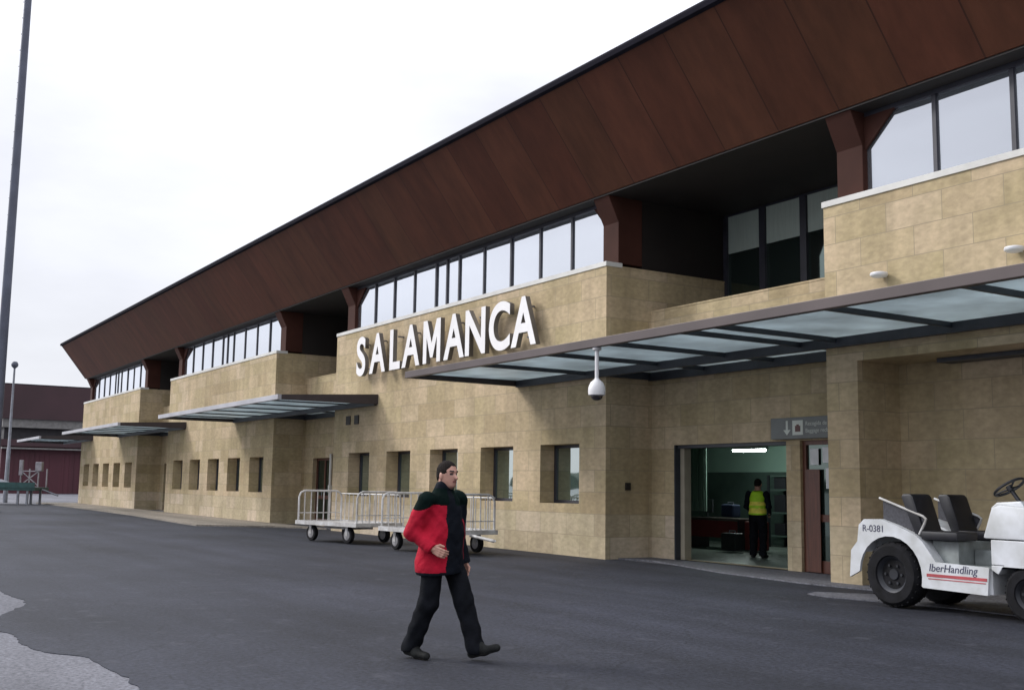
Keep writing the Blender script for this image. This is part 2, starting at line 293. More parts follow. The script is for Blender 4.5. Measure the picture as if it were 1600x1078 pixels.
# ---------------------------------------------------------------- mesh helpers
class MB:
    def __init__(s): s.v = []; s.f = []; s.m = []
    def add(s, v, f, mi=0):
        o = len(s.v); s.v += [tuple(p) for p in v]; s.f += [tuple(i+o for i in q) for q in f]; s.m += [mi]*len(f); return s
    def box(s, x0, x1, y0, y1, z0, z1, mi=0):
        return s.add([(x0,y0,z0),(x1,y0,z0),(x1,y1,z0),(x0,y1,z0),(x0,y0,z1),(x1,y0,z1),(x1,y1,z1),(x0,y1,z1)],
                     [(0,3,2,1),(4,5,6,7),(0,1,5,4),(1,2,6,5),(2,3,7,6),(3,0,4,7)], mi)
    def prism(s, poly, axis, a, b, mi=0):
        n = len(poly)
        def P(q, t):
            return {'X': (t, q[0], q[1]), 'Y': (q[0], t, q[1]), 'Z': (q[0], q[1], t)}[axis]
        v = [P(q, a) for q in poly]+[P(q, b) for q in poly]
        f = [tuple(range(n)), tuple(range(2*n-1, n-1, -1))]+[(i, i+n, (i+1) % n+n, (i+1) % n) for i in range(n)]
        return s.add(v, f, mi)
    def tube(s, pts, r, n=8, mi=0, cap=True):
        pts = [Vector(p) for p in pts]; rs = r if isinstance(r, (list, tuple)) else [r]*len(pts)
        rings = []; up = None
        for i, p in enumerate(pts):
            d = (pts[min(i+1, len(pts)-1)]-pts[max(i-1, 0)]).normalized()
            if up is None:
                up = Vector((0, 0, 1)) if abs(d.z) < 0.9 else Vector((1, 0, 0))
            a = d.cross(up).normalized(); b = a.cross(d).normalized(); up = b
            rings.append([p+rs[i]*(math.cos(2*math.pi*k/n)*a+math.sin(2*math.pi*k/n)*b) for k in range(n)])
        v = [q for g in rings for q in g]; f = []
        for i in range(len(pts)-1):
            for k in range(n):
                f.append((i*n+k, i*n+(k+1) % n, (i+1)*n+(k+1) % n, (i+1)*n+k))
        if cap: f += [tuple(range(n-1, -1, -1)), tuple((len(pts)-1)*n+k for k in range(n))]
        return s.add(v, f, mi)
    def lathe(s, prof, n=24, c=(0, 0, 0), axis='Z', mi=0):
        v = []; f = []
        for (r, h) in prof:
            for k in range(n):
                a = 2*math.pi*k/n; x, y = r*math.cos(a), r*math.sin(a)
                p = {'Z': (x, y, h), 'Y': (x, h, y), 'X': (h, x, y)}[axis]
                v.append((p[0]+c[0], p[1]+c[1], p[2]+c[2]))
        for i in range(len(prof)-1):
            for k in range(n): f.append((i*n+k, i*n+(k+1) % n, (i+1)*n+(k+1) % n, (i+1)*n+k))
        return s.add(v, f, mi)
    def build(s, name, mats, parent=None, smooth=False, bevel=0):
        me = bpy.data.meshes.new(name); me.from_pydata(s.v, [], s.f)
        if not isinstance(mats, (list, tuple)): mats = [mats]
        for q in mats: me.materials.append(q)
        me.polygons.foreach_set('material_index', s.m)
        import bmesh
        bm = bmesh.new(); bm.from_mesh(me); bmesh.ops.recalc_face_normals(bm, faces=bm.faces)
        if bevel:
            bmesh.ops.remove_doubles(bm, verts=bm.verts, dist=1e-5)
            es = [e for e in bm.edges if len(e.link_faces) == 2 and e.calc_face_angle(0) > 0.5]
            bmesh.ops.bevel(bm, geom=es, offset=bevel, segments=2, profile=0.6, affect='EDGES', clamp_overlap=True)
        bm.to_mesh(me); bm.free()
        if smooth:
            me.polygons.foreach_set('use_smooth', [True]*len(me.polygons))
            try: me.set_sharp_from_angle(angle=R(38))
            except Exception: pass
        o = bpy.data.objects.new(name, me); COL.objects.link(o)
        if parent is not None:
            o.parent = parent
            if parent.get('_w'): o.matrix_parent_inverse = Matrix.Translation(-Vector(parent['_w']))
        return o
def empty(name, loc, rz=0, world=False, label=None, cat=None, group=None):
    o = bpy.data.objects.new(name, None); COL.objects.link(o); o.location = loc; o.rotation_euler = (0, 0, rz); o.empty_display_size = 0.3
    if world: o['_w'] = list(loc)
    if label: tag(o, label, cat, group)
    return o
def tag(o, label, cat, group=None):
    o['label'] = label; o['category'] = cat
    if group: o['group'] = group
    return o
def struct(o): o['kind'] = 'structure'; return o
def children_of(o): return list(o.children)
def copy_tree(o, parent=None):
    c = o.copy(); COL.objects.link(c)
    if parent is not None:
        mi = o.matrix_parent_inverse.copy(); c.parent = parent; c.matrix_parent_inverse = mi
    for ch in children_of(o): copy_tree(ch, c)
    return c
def text_mesh(ch, size, mt, name, parent, M4, ext=0.0, off=0.0, sx=1.0, center=False, shear=0):
    cu = bpy.data.curves.new(name, 'FONT'); cu.body = ch; cu.size = size; cu.extrude = ext; cu.offset = off; cu.shear = shear
    if center: cu.align_x = 'CENTER'
    t = bpy.data.objects.new('tmp', cu); COL.objects.link(t)
    dg = bpy.context.evaluated_depsgraph_get(); me = bpy.data.meshes.new_from_object(t.evaluated_get(dg))
    bpy.data.objects.remove(t); bpy.data.curves.remove(cu)
    me.materials.clear(); me.materials.append(mt)
    me.transform(M4 @ Matrix.Diagonal((sx, 1, 1, 1)))
    o = bpy.data.objects.new(name, me); COL.objects.link(o); o.parent = parent
    if parent is not None and parent.get('_w'): o.matrix_parent_inverse = Matrix.Translation(-Vector(parent['_w']))
    return o
def face_ny(x, y, z):   # text lying in the XZ plane, read from -Y
    return Matrix.Translation((x, y, z)) @ Matrix.Rotation(R(90), 4, 'X')

def wall_y(mb, x0, x1, z0, z1, yf, th, holes=(), mi=0):
    """wall slab facing -Y with rectangular holes (hx0,hx1,hz0,hz1)"""
    xs = sorted({x0, x1, *[h[0] for h in holes], *[h[1] for h in holes]}); zs = sorted({z0, z1, *[h[2] for h in holes], *[h[3] for h in holes]})
    def inh(x, z): return any(h[0] < x < h[1] and h[2] < z < h[3] for h in holes)
    for i in range(len(xs)-1):
        for j in range(len(zs)-1):
            if inh((xs[i]+xs[i+1])/2, (zs[j]+zs[j+1])/2): continue
            a, b, c, d = xs[i], xs[i+1], zs[j], zs[j+1]
            mb.add([(a,yf,c),(b,yf,c),(b,yf,d),(a,yf,d)], [(0,1,2,3)], mi)
            mb.add([(a,yf+th,c),(b,yf+th,c),(b,yf+th,d),(a,yf+th,d)], [(3,2,1,0)], mi)
    for h in list(holes)+[(x0, x1, z0, z1)]:
        a, b, c, d = h; y = yf; Y = yf+th
        mb.add([(a,y,c),(a,Y,c),(a,Y,d),(a,y,d)], [(0,1,2,3)], mi); mb.add([(b,y,c),(b,Y,c),(b,Y,d),(b,y,d)], [(0,1,2,3)], mi)
        mb.add([(a,y,c),(b,y,c),(b,Y,c),(a,Y,c)], [(0,1,2,3)], mi); mb.add([(a,y,d),(b,y,d),(b,Y,d),(a,Y,d)], [(0,1,2,3)], mi)
    return mb

# ================================================================ GROUND
g = MB(); g.add([(-3000,-3000,0),(3000,-3000,0),(3000,3000,0),(-3000,3000,0)], [(0,1,2,3)])
struct(g.build('ground', MT['concrete']))
# asphalt apron strip: ragged near edge where it stops at the old concrete
edge = [(60, 2.1), (20, 2.0), (2, 2.05), (-3, 2.2), (-5, 2.0), (-7, 2.05), (-8.44, 2.13), (-9.0, 2.16), (-9.48, 2.13), (-10.0, 2.11), (-10.25, 2.09), (-10.45, 1.92), (-10.72, 1.81), (-11.0, 1.77), (-11.38, 1.74),
        (-11.9, 1.78), (-12.3, 1.66), (-12.84, 1.77), (-13.2, 1.74), (-13.61, 1.87), (-14.05, 2.05), (-14.67, 2.28), (-15.2, 2.35), (-16.42, 2.24), (-20, 2.3), (-30, 2.2), (-50, 2.4), (-71, 2.3)]
fine = []
rg = random.Random(3)
for i in range(len(edge)-1):
    a, b = edge[i], edge[i+1]; L_ = math.hypot(a[0]-b[0], a[1]-b[1]); n = max(1, int(L_/0.09)) if a[0] < 0 and a[0] > -20 else max(1, int(L_/1.0))
    for k in range(n):
        t = k/n; fine.append((a[0]+(b[0]-a[0])*t, a[1]+(b[1]-a[1])*t+rg.uniform(-.022, .022)))
fine.append(edge[-1])
poly = fine+[(-71.5, 9), (-72.5, 11.6), (-72.5, 14.6), (60, 14.6)]
g = MB(); g.prism(poly, 'Z', -0.01, 0.007); struct(g.build('asphalt', MT['asphalt']))
g = MB(); g.prism([(-19.3, 15.7), (-19.3, 14.6), (-18.3, 14.9), (-15.4, 14.05), (-13.1, 13.75), (-11.2, 13.9), (-11.2, 14.6), (-12.3, 15.4), (-12.3, 15.7)], 'Z', -0.02, 0.03)
struct(g.build('pavement', MT['concrete']))
g = MB(); g.prism([(-76, 14.4), (-76, 12.05), (-60, 12.0), (-50, 11.8), (-40, 11.25), (-38.2, 11.2), (-36.6, 13.3), (-35.6, 14.0), (-34.5, 14.4)], 'Z', -0.02, 0.055)
struct(g.build('pavement', MT['pave']))
g = MB(); g.prism([(-11.75, 12.45), (-11.3, 12.35), (-9.6, 12.75), (-4, 12.75), (12, 12.75), (12, 15.6), (-11.0, 15.6), (-11.0, 13.6), (-11.9, 12.8)], 'Z', -0.02, 0.02)
struct(g.build('pavement', MT['concrete']))
# far low tree line seen only in the window reflections
g = MB(); hv = []; K = 160
for k in range(K+1):
    x = -1500+3000*k/K; hv.append((x, 14+7*math.sin(k*.31)+5*math.sin(k*1.7)+rg.uniform(-2, 2)))
for k in range(K):
    (a, h1), (b, h2) = hv[k], hv[k+1]
    g.add([(a,-900,-1),(b,-900,-1),(b,-910,h2),(a,-910,h1),(b,-1000,h2*.9),(a,-1000,h1*.9)], [(0,1,2,3),(3,2,4,5)])
struct(g.build('hills', MT['hill']))

# ================================================================ TERMINAL
D = 14.3; PER = 20.45; BR = -19.15; BLEN = 14.75; ZP = 6.3; ZR = 5.38; YR = 15.55; YD = 17.8; ZC = 7.95
T = empty('airport_terminal', (-36, 14.3, 0), world=True, label='long sandstone airport terminal with a sloping brown metal eave, glass canopies and projecting bays', cat='building')
def terminal_window(x0, x1, z0, z1, yg):
    f = MB(); w = 0.07
    f.box(x0, x0+w, yg-.05, yg+.05, z0, z1); f.box(x1-w, x1, yg-.05, yg+.05, z0, z1)
    f.box(x0+w, x1-w, yg-.05, yg+.05, z1-w, z1); f.box(x0+w, x1-w, yg-.05, yg+.05, z0, z0+w)
    w_ = f.build('window', MT['frame'], T)
    q = MB(); q.box(x0+w, x1-w, yg-.01, yg+.01, z0+w, z1-w); 
    p = q.build('pane', MT['glasslow'], w_); p.matrix_parent_inverse = Matrix.Identity(4)
    # place pane in world coordinates: its parent already carries the offset
    return w_
def bay(xr, length, holes, closed_right=True):
    xl = xr-length
    mb = MB(); wall_y(mb, xl, xr, 0, ZP, D, 0.5, holes)
    for a, b in ((xl, xl+.4), (xr-.4, xr)):
        mb.prism([(D+.5, 0), (YR+.35, 0), (YR+.35, 3.25), (YD+.1, 3.25), (YD+.1, ZP), (D+.5, ZP)], 'X', a, b)
    mb.build('wall', MT['stone'], T)
    c = MB(); c.box(xl-.02, xr+.02, D-.025, D+.42, ZP, ZP+.1); c.build('coping', MT['cap'], T)
    # return copings
    for a, b in ((xr-.41, xr+.015), (xl-.015, xl+.41)):
        c = MB(); c.box(a, b, D+.42, YD+.1, ZP, ZP+.03); c.build('coping', MT['stone'], T)
    # upper side cladding above the stone returns
    for a, b in ((xr-.36, xr-.03), (xl+.03, xl+.36)):
        c = MB(); c.box(a, b, D+1.0, YD+.1, ZP+.03, ZC-.056); c.build('side_cladding', MT['darkbrown'], T)
    # piers that lean out to meet the eave
    for x0, x1 in ((xl+.02, xl+.58), (xr-.58, xr-.02)):
        c = MB(); c.prism([(D+.34, ZP+.1), (D+.34, 7.33), (D+.04, ZC-.02), (D+1.0, ZC-.02), (D+1.0, ZP+.1)], 'X', x0, x1)
        c.build('eave_pier', MT['brown'], T, bevel=0.012)
    # upper glazing
    gx0, gx1 = xl+.58, xr-.58; yg = D+.46; zb = ZP+.1; zt = ZC-.13; ch = 0.62
    n = int(round((gx1-gx0)/1.41)); xs = [gx0+(gx1-gx0)*i/n for i in range(n+1)]
    f = MB()
    f.box(gx0, gx1, yg-.06, yg+.08, zt, ZC-.02)
    for i in range(1, n):
        f.box(xs[i]-.036, xs[i]+.036, yg-.04, yg+.05, zb, zt)
    if length > 14: f.box(xs[4]+.62, xs[4]+.69, yg-.04, yg+.05, zb, zt)
    f.box(gx0, gx1, yg-.05, yg+.05, zb, zb+.035)
    fw = f.build('window_band', MT['frame'], T)
    for i in range(n):
        p = MB(); a, b = xs[i], xs[i+1]
        tilt = rg.uniform(-.006, .006)
        p.add([(a, yg-.0+tilt, zb+.03), (b, yg-tilt, zb+.03), (b, yg-tilt, zt), (a, yg+tilt, zt)], [(0,1,2,3)])
        o = p.build('pane', MT['glassup'], fw); o.matrix_parent_inverse = Matrix.Identity(4)
    for tri in ([(gx0, zt), (gx0, zt-.58), (gx0+ch, zt)], [(gx1, zt), (gx1, zt-.48), (gx1-ch*.7, zt)]):
        c = MB(); c.prism(tri, 'Y', yg-.065, yg-.02)
        o = c.build('corner_plate', MT['brown'], fw); o.matrix_parent_inverse = Matrix.Identity(4)
    return xl
bays = [BR, BR-PER, BR-2*PER]
for xr in bays:
    L_ = BLEN if xr == BR else BLEN-.2
    hs = []
    for k in range(5):
        c = xr-1.75-2.75*k*(1.0 if xr == BR else .985); hs.append((c-.78, c+.78, 1.14, 2.47))
    bay(xr, L_, hs)
    for h in hs: terminal_window(h[0], h[1], h[2], h[3], D+.44)
# right-hand bay: open alcove below, same parapet and glazing above
XL4 = -12.98
bay(6.0, 6.0-XL4, [(-12.33, 5.4, 0.0, 3.62)])
mb = MB(); mb.box(-12.7, 5.6, 15.32, 15.55, 0, 3.62); mb.box(-12.58, -12.331, 14.8, 15.32, 0, 3.62); mb.box(-12.33, 5.4, 14.8, 15.32, 3.62, 3.9)
mb.build('alcove_wall', MT['stone'], T)
mb = MB(); mb.box(-11.3, 5.4, 14.95, 15.3, 3.55, 3.615); mb.build('alcove_lintel', MT['beam'], T)

# recessed walls between bays
def recess(xa, xb, holes, blindrow):
    mb = MB(); wall_y(mb, xa, xb, 0, ZR, YR, .35, holes)
    mb.build('recessed_wall', MT['stone'], T)
    c = MB(); c.box(xa, xb, YR-.012, YR+.362, ZR, ZR+.035); c.build('coping', MT['stone'], T)
    c = MB(); c.box(xa, xb, YR+.35, YD+.2, ZR-.35, ZR-.2); c.build('terrace_floor', MT['concrete'], T)
    # deep upper glazing
    n = max(3, int(round((xb-xa)/1.18))); xs = [xa+(xb-xa)*i/n for i in range(n+1)]
    f = MB(); f.box(xa, xb, YD-.05, YD+.05, ZC-.1, ZC)
    for x in xs: f.box(x-.09, x+.09, YD-.07, YD+.06, ZR-.2, ZC-.1)
    f.box(xa, xb, YD-.045, YD+.045, ZR-.2, ZR-.05)
    fw = f.build('terrace_window', MT['frame'], T)
    p = MB(); p.box(xa, xb, YD, YD+.02, ZR-.1, ZC-.05); o = p.build('pane', MT['glassdark'], fw); o.matrix_parent_inverse = Matrix.Identity(4)
    for i in range(n):
        p = MB(); p.box(xs[i]+.1, xs[i+1]-.1, YD-.02, YD-.008, 6.97+.03*((i*7) % 3), ZC-.1)
        o = p.build('blind', MT['blind'], fw); o.matrix_parent_inverse = Matrix.Identity(4)
def recess_door(x0, x1, z1, y, glazed=False):
    f = MB(); w = .08
    f.box(x0, x0+w, y-.05, y+.05, 0, z1); f.box(x1-w, x1, y-.05, y+.05, 0, z1); f.box(x0+w, x1-w, y-.05, y+.05, z1-w, z1)
    f.box((x0+x1)/2-.05, (x0+x1)/2+.05, y-.04, y+.04, 0, z1-w)
    f.box(x0+w, x1-w, y-.03, y+.03, 0.95, 1.08); f.box(x0+w, x1-w, y-.03, y+.03, 0.0, .25)
    d = f.build('door', MT['doorbrown'], T)
    q = MB(); q.box(x0+w, x1-w, y-.008, y+.008, .2, z1-w); o = q.build('pane', MT['glassdark'], d); o.matrix_parent_inverse = Matrix.Identity(4)
    q = MB(); xm = (x0+x1)/2
    q.tube([(xm-.08, y-.04, 1.0), (xm-.08, y-.1, 1.0), (xm-.08, y-.1, 1.25), (xm-.08, y-.04, 1.25)], .012); o = q.build('handle', MT['galv'], d, smooth=True); o.matrix_parent_inverse = Matrix.Identity(4)
    return d
recess(BR, XL4, [(-18.38, -15.15, 0.03, 2.43), (-14.8, -13.2, 0.03, 2.43)], 5)
recess(BR-PER, BR-BLEN, [(-38.75, -37.2, 0.03, 2.42)], 5)
recess(BR-2*PER, BR-PER-BLEN+.2, [(-59.3, -57.6, 0.03, 2.42)], 5)
recess_door(-38.75, -37.2, 2.42, YR+.2); recess_door(-59.3, -57.6, 2.42, YR+.2)
dd = recess_door(-14.8, -13.2, 2.43, YR+.12)
q = MB(); q.box(-14.735, -14.38, YR+.05, YR+.066, .04, 1.9); o = q.build('door_leaf', MT['doorbrown'], dd); o.matrix_parent_inverse = Matrix.Identity(4)
q = MB(); q.box(-14.62, -14.42, YR+.075, YR+.08, 1.98, 2.28); q.box(-14.32, -13.85, YR+.075, YR+.08, 2.02, 2.3); q.box(-14.25, -13.9, YR+.075, YR+.08, 1.55, 1.92)
o = q.build('notice', MT['paper'], dd); o.matrix_parent_inverse = Matrix.Identity(4)
# metal lining of the big doorway
q = MB(); q.box(-18.38, -18.34, YR-.01, YR+.3, 0.03, 2.43); q.box(-18.34, -15.15, YR+.05, YR+.3, 2.36, 2.43)
q.build('door_lining', MT['beam'], T)
q = MB(); q.box(-18.33, -18.2, YR+.12, YR+.3, 0.03, 2.36); q.box(-15.29, -15.17, YR+.18, YR+.3, 0.03, 2.36); q.build('door_leaf', MT['jamb'], T)
# pale side of the left recess door frame, built as a round pipe
q = MB(); q.tube([(-36.95, YR-.05, 0.02), (-36.95, YR-.05, 2.55)], .05, 10); q.box(-37.02, -36.88, YR-.1, YR, 1.2, 1.45); q.build('door_frame_side', MT['cap'], T, smooth=True)
# rear body and end walls so the interior stays closed
mb = MB(); mb.box(-74.3, 6, 30, 30.4, 0, 7.9); mb.box(-74.6, -74.3, 18.2, 30.4, 0, 7.9); mb.build('rear_wall', MT['stone'], T)

# roof with sloping brown eave
YO, ZO = 12.70, 9.99; GX0, GX1 = -74.7, 22
rt = MB()
rt.prism([(D, ZC-.02), (YO, ZO), (YO-.02, ZO+.05), (D+1, ZO+.55), (30.6, ZO+2.0), (30.6, ZC), (D+.6, ZC)], 'X', GX0, GX1)
roof = rt.build('roof', MT['soffit'], T)
rt = MB(); rt.prism([(YO+.06, ZO-.09), (YO-.04, ZO-.07), (YO-.06, ZO+.02), (YO-.03, ZO+.075), (YO+.1, ZO+.10), (YO+.1, ZO+.0)], 'X', GX0-.02, GX1)
o = rt.build('eave_gutter', MT['edge'], roof, bevel=.01); o.matrix_parent_inverse = Matrix.Identity(4)
rt = MB(); rt.prism([(D+.6, ZC), (D, ZC-.02), (YO, ZO), (YO-.02, ZO+.05), (D+1, ZO+.55), (19, ZO+.9), (19, 6.2), (D+.55, 6.2), (D+.5, 7.0)], 'X', GX0-.10, GX0-.005)
o = rt.build('gable_panel', MT['edge'], roof); o.matrix_parent_inverse = Matrix.Identity(4)
rt = MB(); rt.box(-74.6, 22, D+.025, YD+.2, ZC-.055, ZC-.024); rt.build('ceiling', MT['darkbrown'], T)

# canopies
def canopy(xl_f, xr_f, xl_w, xr_w, beams, right_recess=None, fmat='sheenfascia'):
    YF = 11.35; zb, zt = 3.93, 4.08
    def xa(y, f, w): return f+(w-f)*(y-YF)/(D-YF)
    q = MB()
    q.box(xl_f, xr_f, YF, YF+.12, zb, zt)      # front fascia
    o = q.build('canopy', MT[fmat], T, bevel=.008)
    # end fascias (wedge deepens to the wall)
    for (f, w, sgn) in ((xl_f, xl_w, 1), (xr_f, xr_w, -1)):
        q = MB(); y0, y1 = YF+.12, D-.01
        z0a, z1a, z0b, z1b = zb, zt-.002, zb-.03, zt+.12
        x0 = xa(y0, f, w); x1 = xa(y1, f, w); t = .1*sgn
        q.add([(x0,y0,z0a),(x1,y1,z0b),(x1,y1,z1b),(x0,y0,z1a),(x0+t,y0,z0a),(x1+t,y1,z0b),(x1+t,y1,z1b),(x0+t,y0,z1a)],
              [(0,1,2,3),(7,6,5,4),(0,4,5,1),(3,2,6,7),(0,3,7,4),(1,5,6,2)])
        e = q.build('end_fascia', MT['endfascia'], o); e.matrix_parent_inverse = Matrix.Identity(4)
    q = MB()
    q.add([(xl_f+.1,YF+.1,zt-.045),(xr_f-.1,YF+.1,zt-.045),(xr_w-.1,D,zt-.045),(xl_w+.1,D,zt-.045),(xl_f+.1,YF+.1,zt-.025),(xr_f-.1,YF+.1,zt-.025),(xr_w-.1,D,zt-.025),(xl_w+.1,D,zt-.025)],
          [(0,1,2,3),(7,6,5,4),(0,4,5,1),(1,5,6,2),(2,6,7,3),(3,7,4,0)])
    for (a, b) in (right_recess or []): q.box(a, b, D, YR, zt-.045, zt-.025)
    e = q.build('glazing', MT['frosted'], o); e.matrix_parent_inverse = Matrix.Identity(4)
    for x in beams:
        q = MB(); y1 = D-.005
        for (a, b) in (right_recess or []):
            if a < x < b: y1 = YR-.005
        q.box(x-.03, x+.03, YF+.12, y1, (zb+.02 if fmat == 'canopymetal' else zb+.06), zt-.05); e = q.build('beam', MT['beam'], o); e.matrix_parent_inverse = Matrix.Identity(4)
    q = MB(); q.box(xl_w+.1, xr_w-.1, D-.1, D-.012, zb-.06, zt-.05)
    e = q.build('wall_beam', MT['beam'], o); e.matrix_parent_inverse = Matrix.Identity(4)
    for (a, b) in (right_recess or []):
        q = MB(); q.box(a+.005, b, YR-.1, YR-.012, zb-.08, zt-.05); q.box(a+.005, a+.07, D+.0, YR-.1, zb-.06, zt-.05)
        e = q.build('wall_beam', MT['beam'], o); e.matrix_parent_inverse = Matrix.Identity(4)
    return o
canopy(-22.9, 5, -22.75, 5, [-19.8, -17.35, -15.38, -13.48, -12.7, -10.48, -8.33, -6.2, -4.1, -2.0, 0.1, 2.2], [(BR, XL4)], 'canopymetal')
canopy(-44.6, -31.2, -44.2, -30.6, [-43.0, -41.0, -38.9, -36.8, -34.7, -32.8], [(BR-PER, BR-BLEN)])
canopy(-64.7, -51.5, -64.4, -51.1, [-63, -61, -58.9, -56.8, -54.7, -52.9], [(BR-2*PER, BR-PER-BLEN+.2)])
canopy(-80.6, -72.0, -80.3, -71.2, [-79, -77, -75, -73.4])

# small fixtures that belong to the building fabric
for x in (-32.76, -32.12):
    q = MB(); q.box(x-.16, x+.16, D-.03, D+.0, 3.36, 3.64); q.build('vent', MT['vent'], T)
q = MB(); q.box(BR, BR+.05, 14.82, 14.94, 1.46, 1.62); q.build('intercom', MT['vent'], T)

# ================================================================ SALAMANCA letters
sgn = empty('wall_sign', (-26.7, 14.1, 4.85), world=True, label='large white raised letters reading SALAMANCA on the sandstone parapet', cat='sign')
word = "SALAMANCA"; cx = [-31.30, -30.12, -28.98, -27.92, -26.66, -25.42, -24.30, -23.12, -22.02]
HL_ = None
for ch, x in zip(word, cx):
    if ch == 'M':
        w_, s_, H_ = .50, .205, HL_
        q = MB(); pts = [(-w_, 0), (-w_, H_), (-w_+s_*1.1, H_), (0, H_*.46), (w_-s_*1.1, H_), (w_, H_), (w_, 0), (w_-s_, 0), (w_-s_, H_*.60), (.07, H_*.12), (-.07, H_*.12), (-w_+s_, H_*.60), (-w_+s_, 0)]
        zb_ = 4.84-.04; n_ = len(pts); v = [(x+a, 13.995, zb_+b) for a, b in pts]+[(x+a, 14.125, zb_+b) for a, b in pts]
        q.add(v, [(0,1,2,11,12), (2,3,10,11), (3,4,8,9,10), (4,5,6,7,8), tuple(range(2*n_-1, n_-1, -1))], 0)
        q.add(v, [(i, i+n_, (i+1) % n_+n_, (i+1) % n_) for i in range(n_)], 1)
        q.build('letter', [MT['letter'], MT['lettershade']], sgn); continue
    o = text_mesh(ch, 1.62, MT['letter'], 'letter', sgn, face_ny(x, 14.06, 4.84), ext=0.065, off=(0.022 if ch == 'M' else 0.040), sx=(.98 if ch == 'M' else .92), center=True)
    if ch == 'L': HL_ = max(v_.co.z for v_ in o.data.vertices)-min(v_.co.z for v_ in o.data.vertices)
    o.data.materials.append(MT['lettershade'])
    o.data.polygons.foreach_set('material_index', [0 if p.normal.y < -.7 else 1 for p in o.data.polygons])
q = MB()
for x in cx:
    for z in (5.0, 5.75): q.box(x-.02, x+.02, 14.12, D, z, z+.04)
q.build('mounting_pin', MT['galv'], sgn)

# ================================================================ dome camera hanging from canopy edge
dc = empty('security_camera', (-15.6, 11.45, 3.93), world=True, label='white dome camera on a white drop pole under the canopy edge', cat='security camera')
q = MB(); q.tube([(-15.6, 11.45, 3.92), (-15.6, 11.45, 3.36)], .035, 12); q.lathe([(.0, 3.93), (.08, 3.93), (.08, 3.89), (.035, 3.87)], 16, (-15.6, 11.45, 0)); q.build('drop_pole', MT['domewhite'], dc, smooth=True)
q = MB(); q.lathe([(.03, 3.40), (.05, 3.37), (.11, 3.32), (.145, 3.24), (.152, 3.17), (.145, 3.10), (.11, 3.085), (0.001, 3.085)], 28, (-15.6, 11.45, 0)); q.build('housing', MT['domewhite'], dc, smooth=True)
q = MB(); q.lathe([(.105, 3.083), (.098, 3.05), (.07, 3.02), (.03, 3.005), (.001, 3.002)], 24, (-15.6, 11.45, 0)); q.build('lens_dome', MT['domeblack'], dc, smooth=True)

# wall lamps on right parapet
def wall_lamp(x, z, label):
    l = empty('wall_lamp', (x, D, z), world=True, label=label, cat='wall lamp', group='round white lamps on the right parapet')
    q = MB(); q.lathe([(.001, z-.045), (.09, z-.038), (.135, z-.012), (.14, z+.01)], 22, (x, D-.15, 0)); q.build('lamp_shade', MT['domewhite'], l, smooth=True)
    q = MB(); q.lathe([(.142, z+.01), (.13, z+.035), (.07, z+.05), (.001, z+.052)], 22, (x, D-.15, 0)); q.box(x-.03, x+.03, D-.06, D, z-.02, z+.05); q.build('lamp_base', MT['domewhite'], l, smooth=True)
wall_lamp(-11.72, 4.93, 'round white wall lamp on the sandstone parapet, left one above the main canopy')
wall_lamp(-9.35, 4.93, 'round white wall lamp on the sandstone parapet at the right edge of the photo')

# ================================================================ sign above the door
ds = empty('direction_sign', (-14.3, YR-.1, 2.46), world=True, label='grey green direction sign with a down arrow and luggage symbol above the doors', cat='sign')
q = MB(); q.box(-15.42, -13.3, YR-.12, YR-.004, 2.46, 2.86); q.build('sign_board', MT['signgrey'], ds, bevel=.008)
q = MB(); a = -15.0; y = YR-.126
q.box(a-.025, a+.025, y, y+.004, 2.62, 2.80); q.prism([(a-.09, 2.63), (a+.09, 2.63), (a, 2.53)], 'Y', y, y+.004); q.build('arrow', MT['signwhite'], ds)
q = MB(); q.box(-14.86, -14.60, y, y+.004, 2.53, 2.80); q.build('symbol_tile', MT['signwhite'], ds)
q = MB(); q.box(-14.79, -14.66, y-.004, y-.001, 2.59, 2.70); q.box(-14.755, -14.695, y-.004, y-.001, 2.70, 2.725); q.build('luggage_symbol', MT['signred'], ds)
text_mesh('Recogida de equipajes', .105, MT['signwhite'], 'lettering', ds, face_ny(-14.54, YR-.124, 2.70), ext=.001)
text_mesh('Baggage reclaim', .105, MT['signwhite'], 'lettering', ds, face_ny(-14.54, YR-.124, 2.57), ext=.001)

# ================================================================ baggage room behind the big doorway
RM = MB(); RM.box(-27, -14.9, 15.9, 26, -.02, 0.035); o = RM.build('floor', MT['roomfloor']); struct(o)
RM = MB(); RM.box(-27, -13.0, 22.3, 22.5, 2.0, 3.4); RM.box(-27, -26.8, 15.9, 24, 0, 3.4); RM.box(-14.9, -14.7, 15.95, 24, 0, 3.4); RM.build('room_wall', MT['roomwall'], T)
RM = MB(); RM.box(-26.8, -14.9, 22.2, 22.5, 0.03, 2.0); RM.build('room_panel', MT['roomdark'], T)
RM = MB(); RM.box(-27, BR-.401, 15.3, 15.45, 0.03, 3.1); RM.build('room_panel', MT['roomdark'], T)
RM = MB(); RM.box(-27, -13.2, 15.9, 24.2, 3.1, 3.2); RM.build('room_ceiling', MT['roomwall'], T)
RM = MB()
for k in range(26):
    x = -22.9+k*.045; 
    RM.box(x, x+.05, 19.4+.03*math.sin(k*1.3), 19.43+.03*math.sin(k*1.3), .95, 3.05)
tag(RM.build('curtain', MT['curtain']), 'pale green hanging curtain inside the baggage room doorway', 'curtain')
def tube_light(x, y, z, ln, label):
    l = empty('ceiling_lamp', (x, y, z+.08), world=True, label=label, cat='ceiling lamp', group='fluorescent lamps in the baggage room')
    q = MB(); q.box(x-ln/2, x+ln/2, y-.1, y+.1, z+.02, z+.08); q.build('lamp_base', MT['domewhite'], l)
    q = MB(); q.tube([(x-ln/2+.02, y, z), (x+ln/2-.02, y, z)], .035, 10); q.build('tube', MT['lamp'], l, smooth=True)
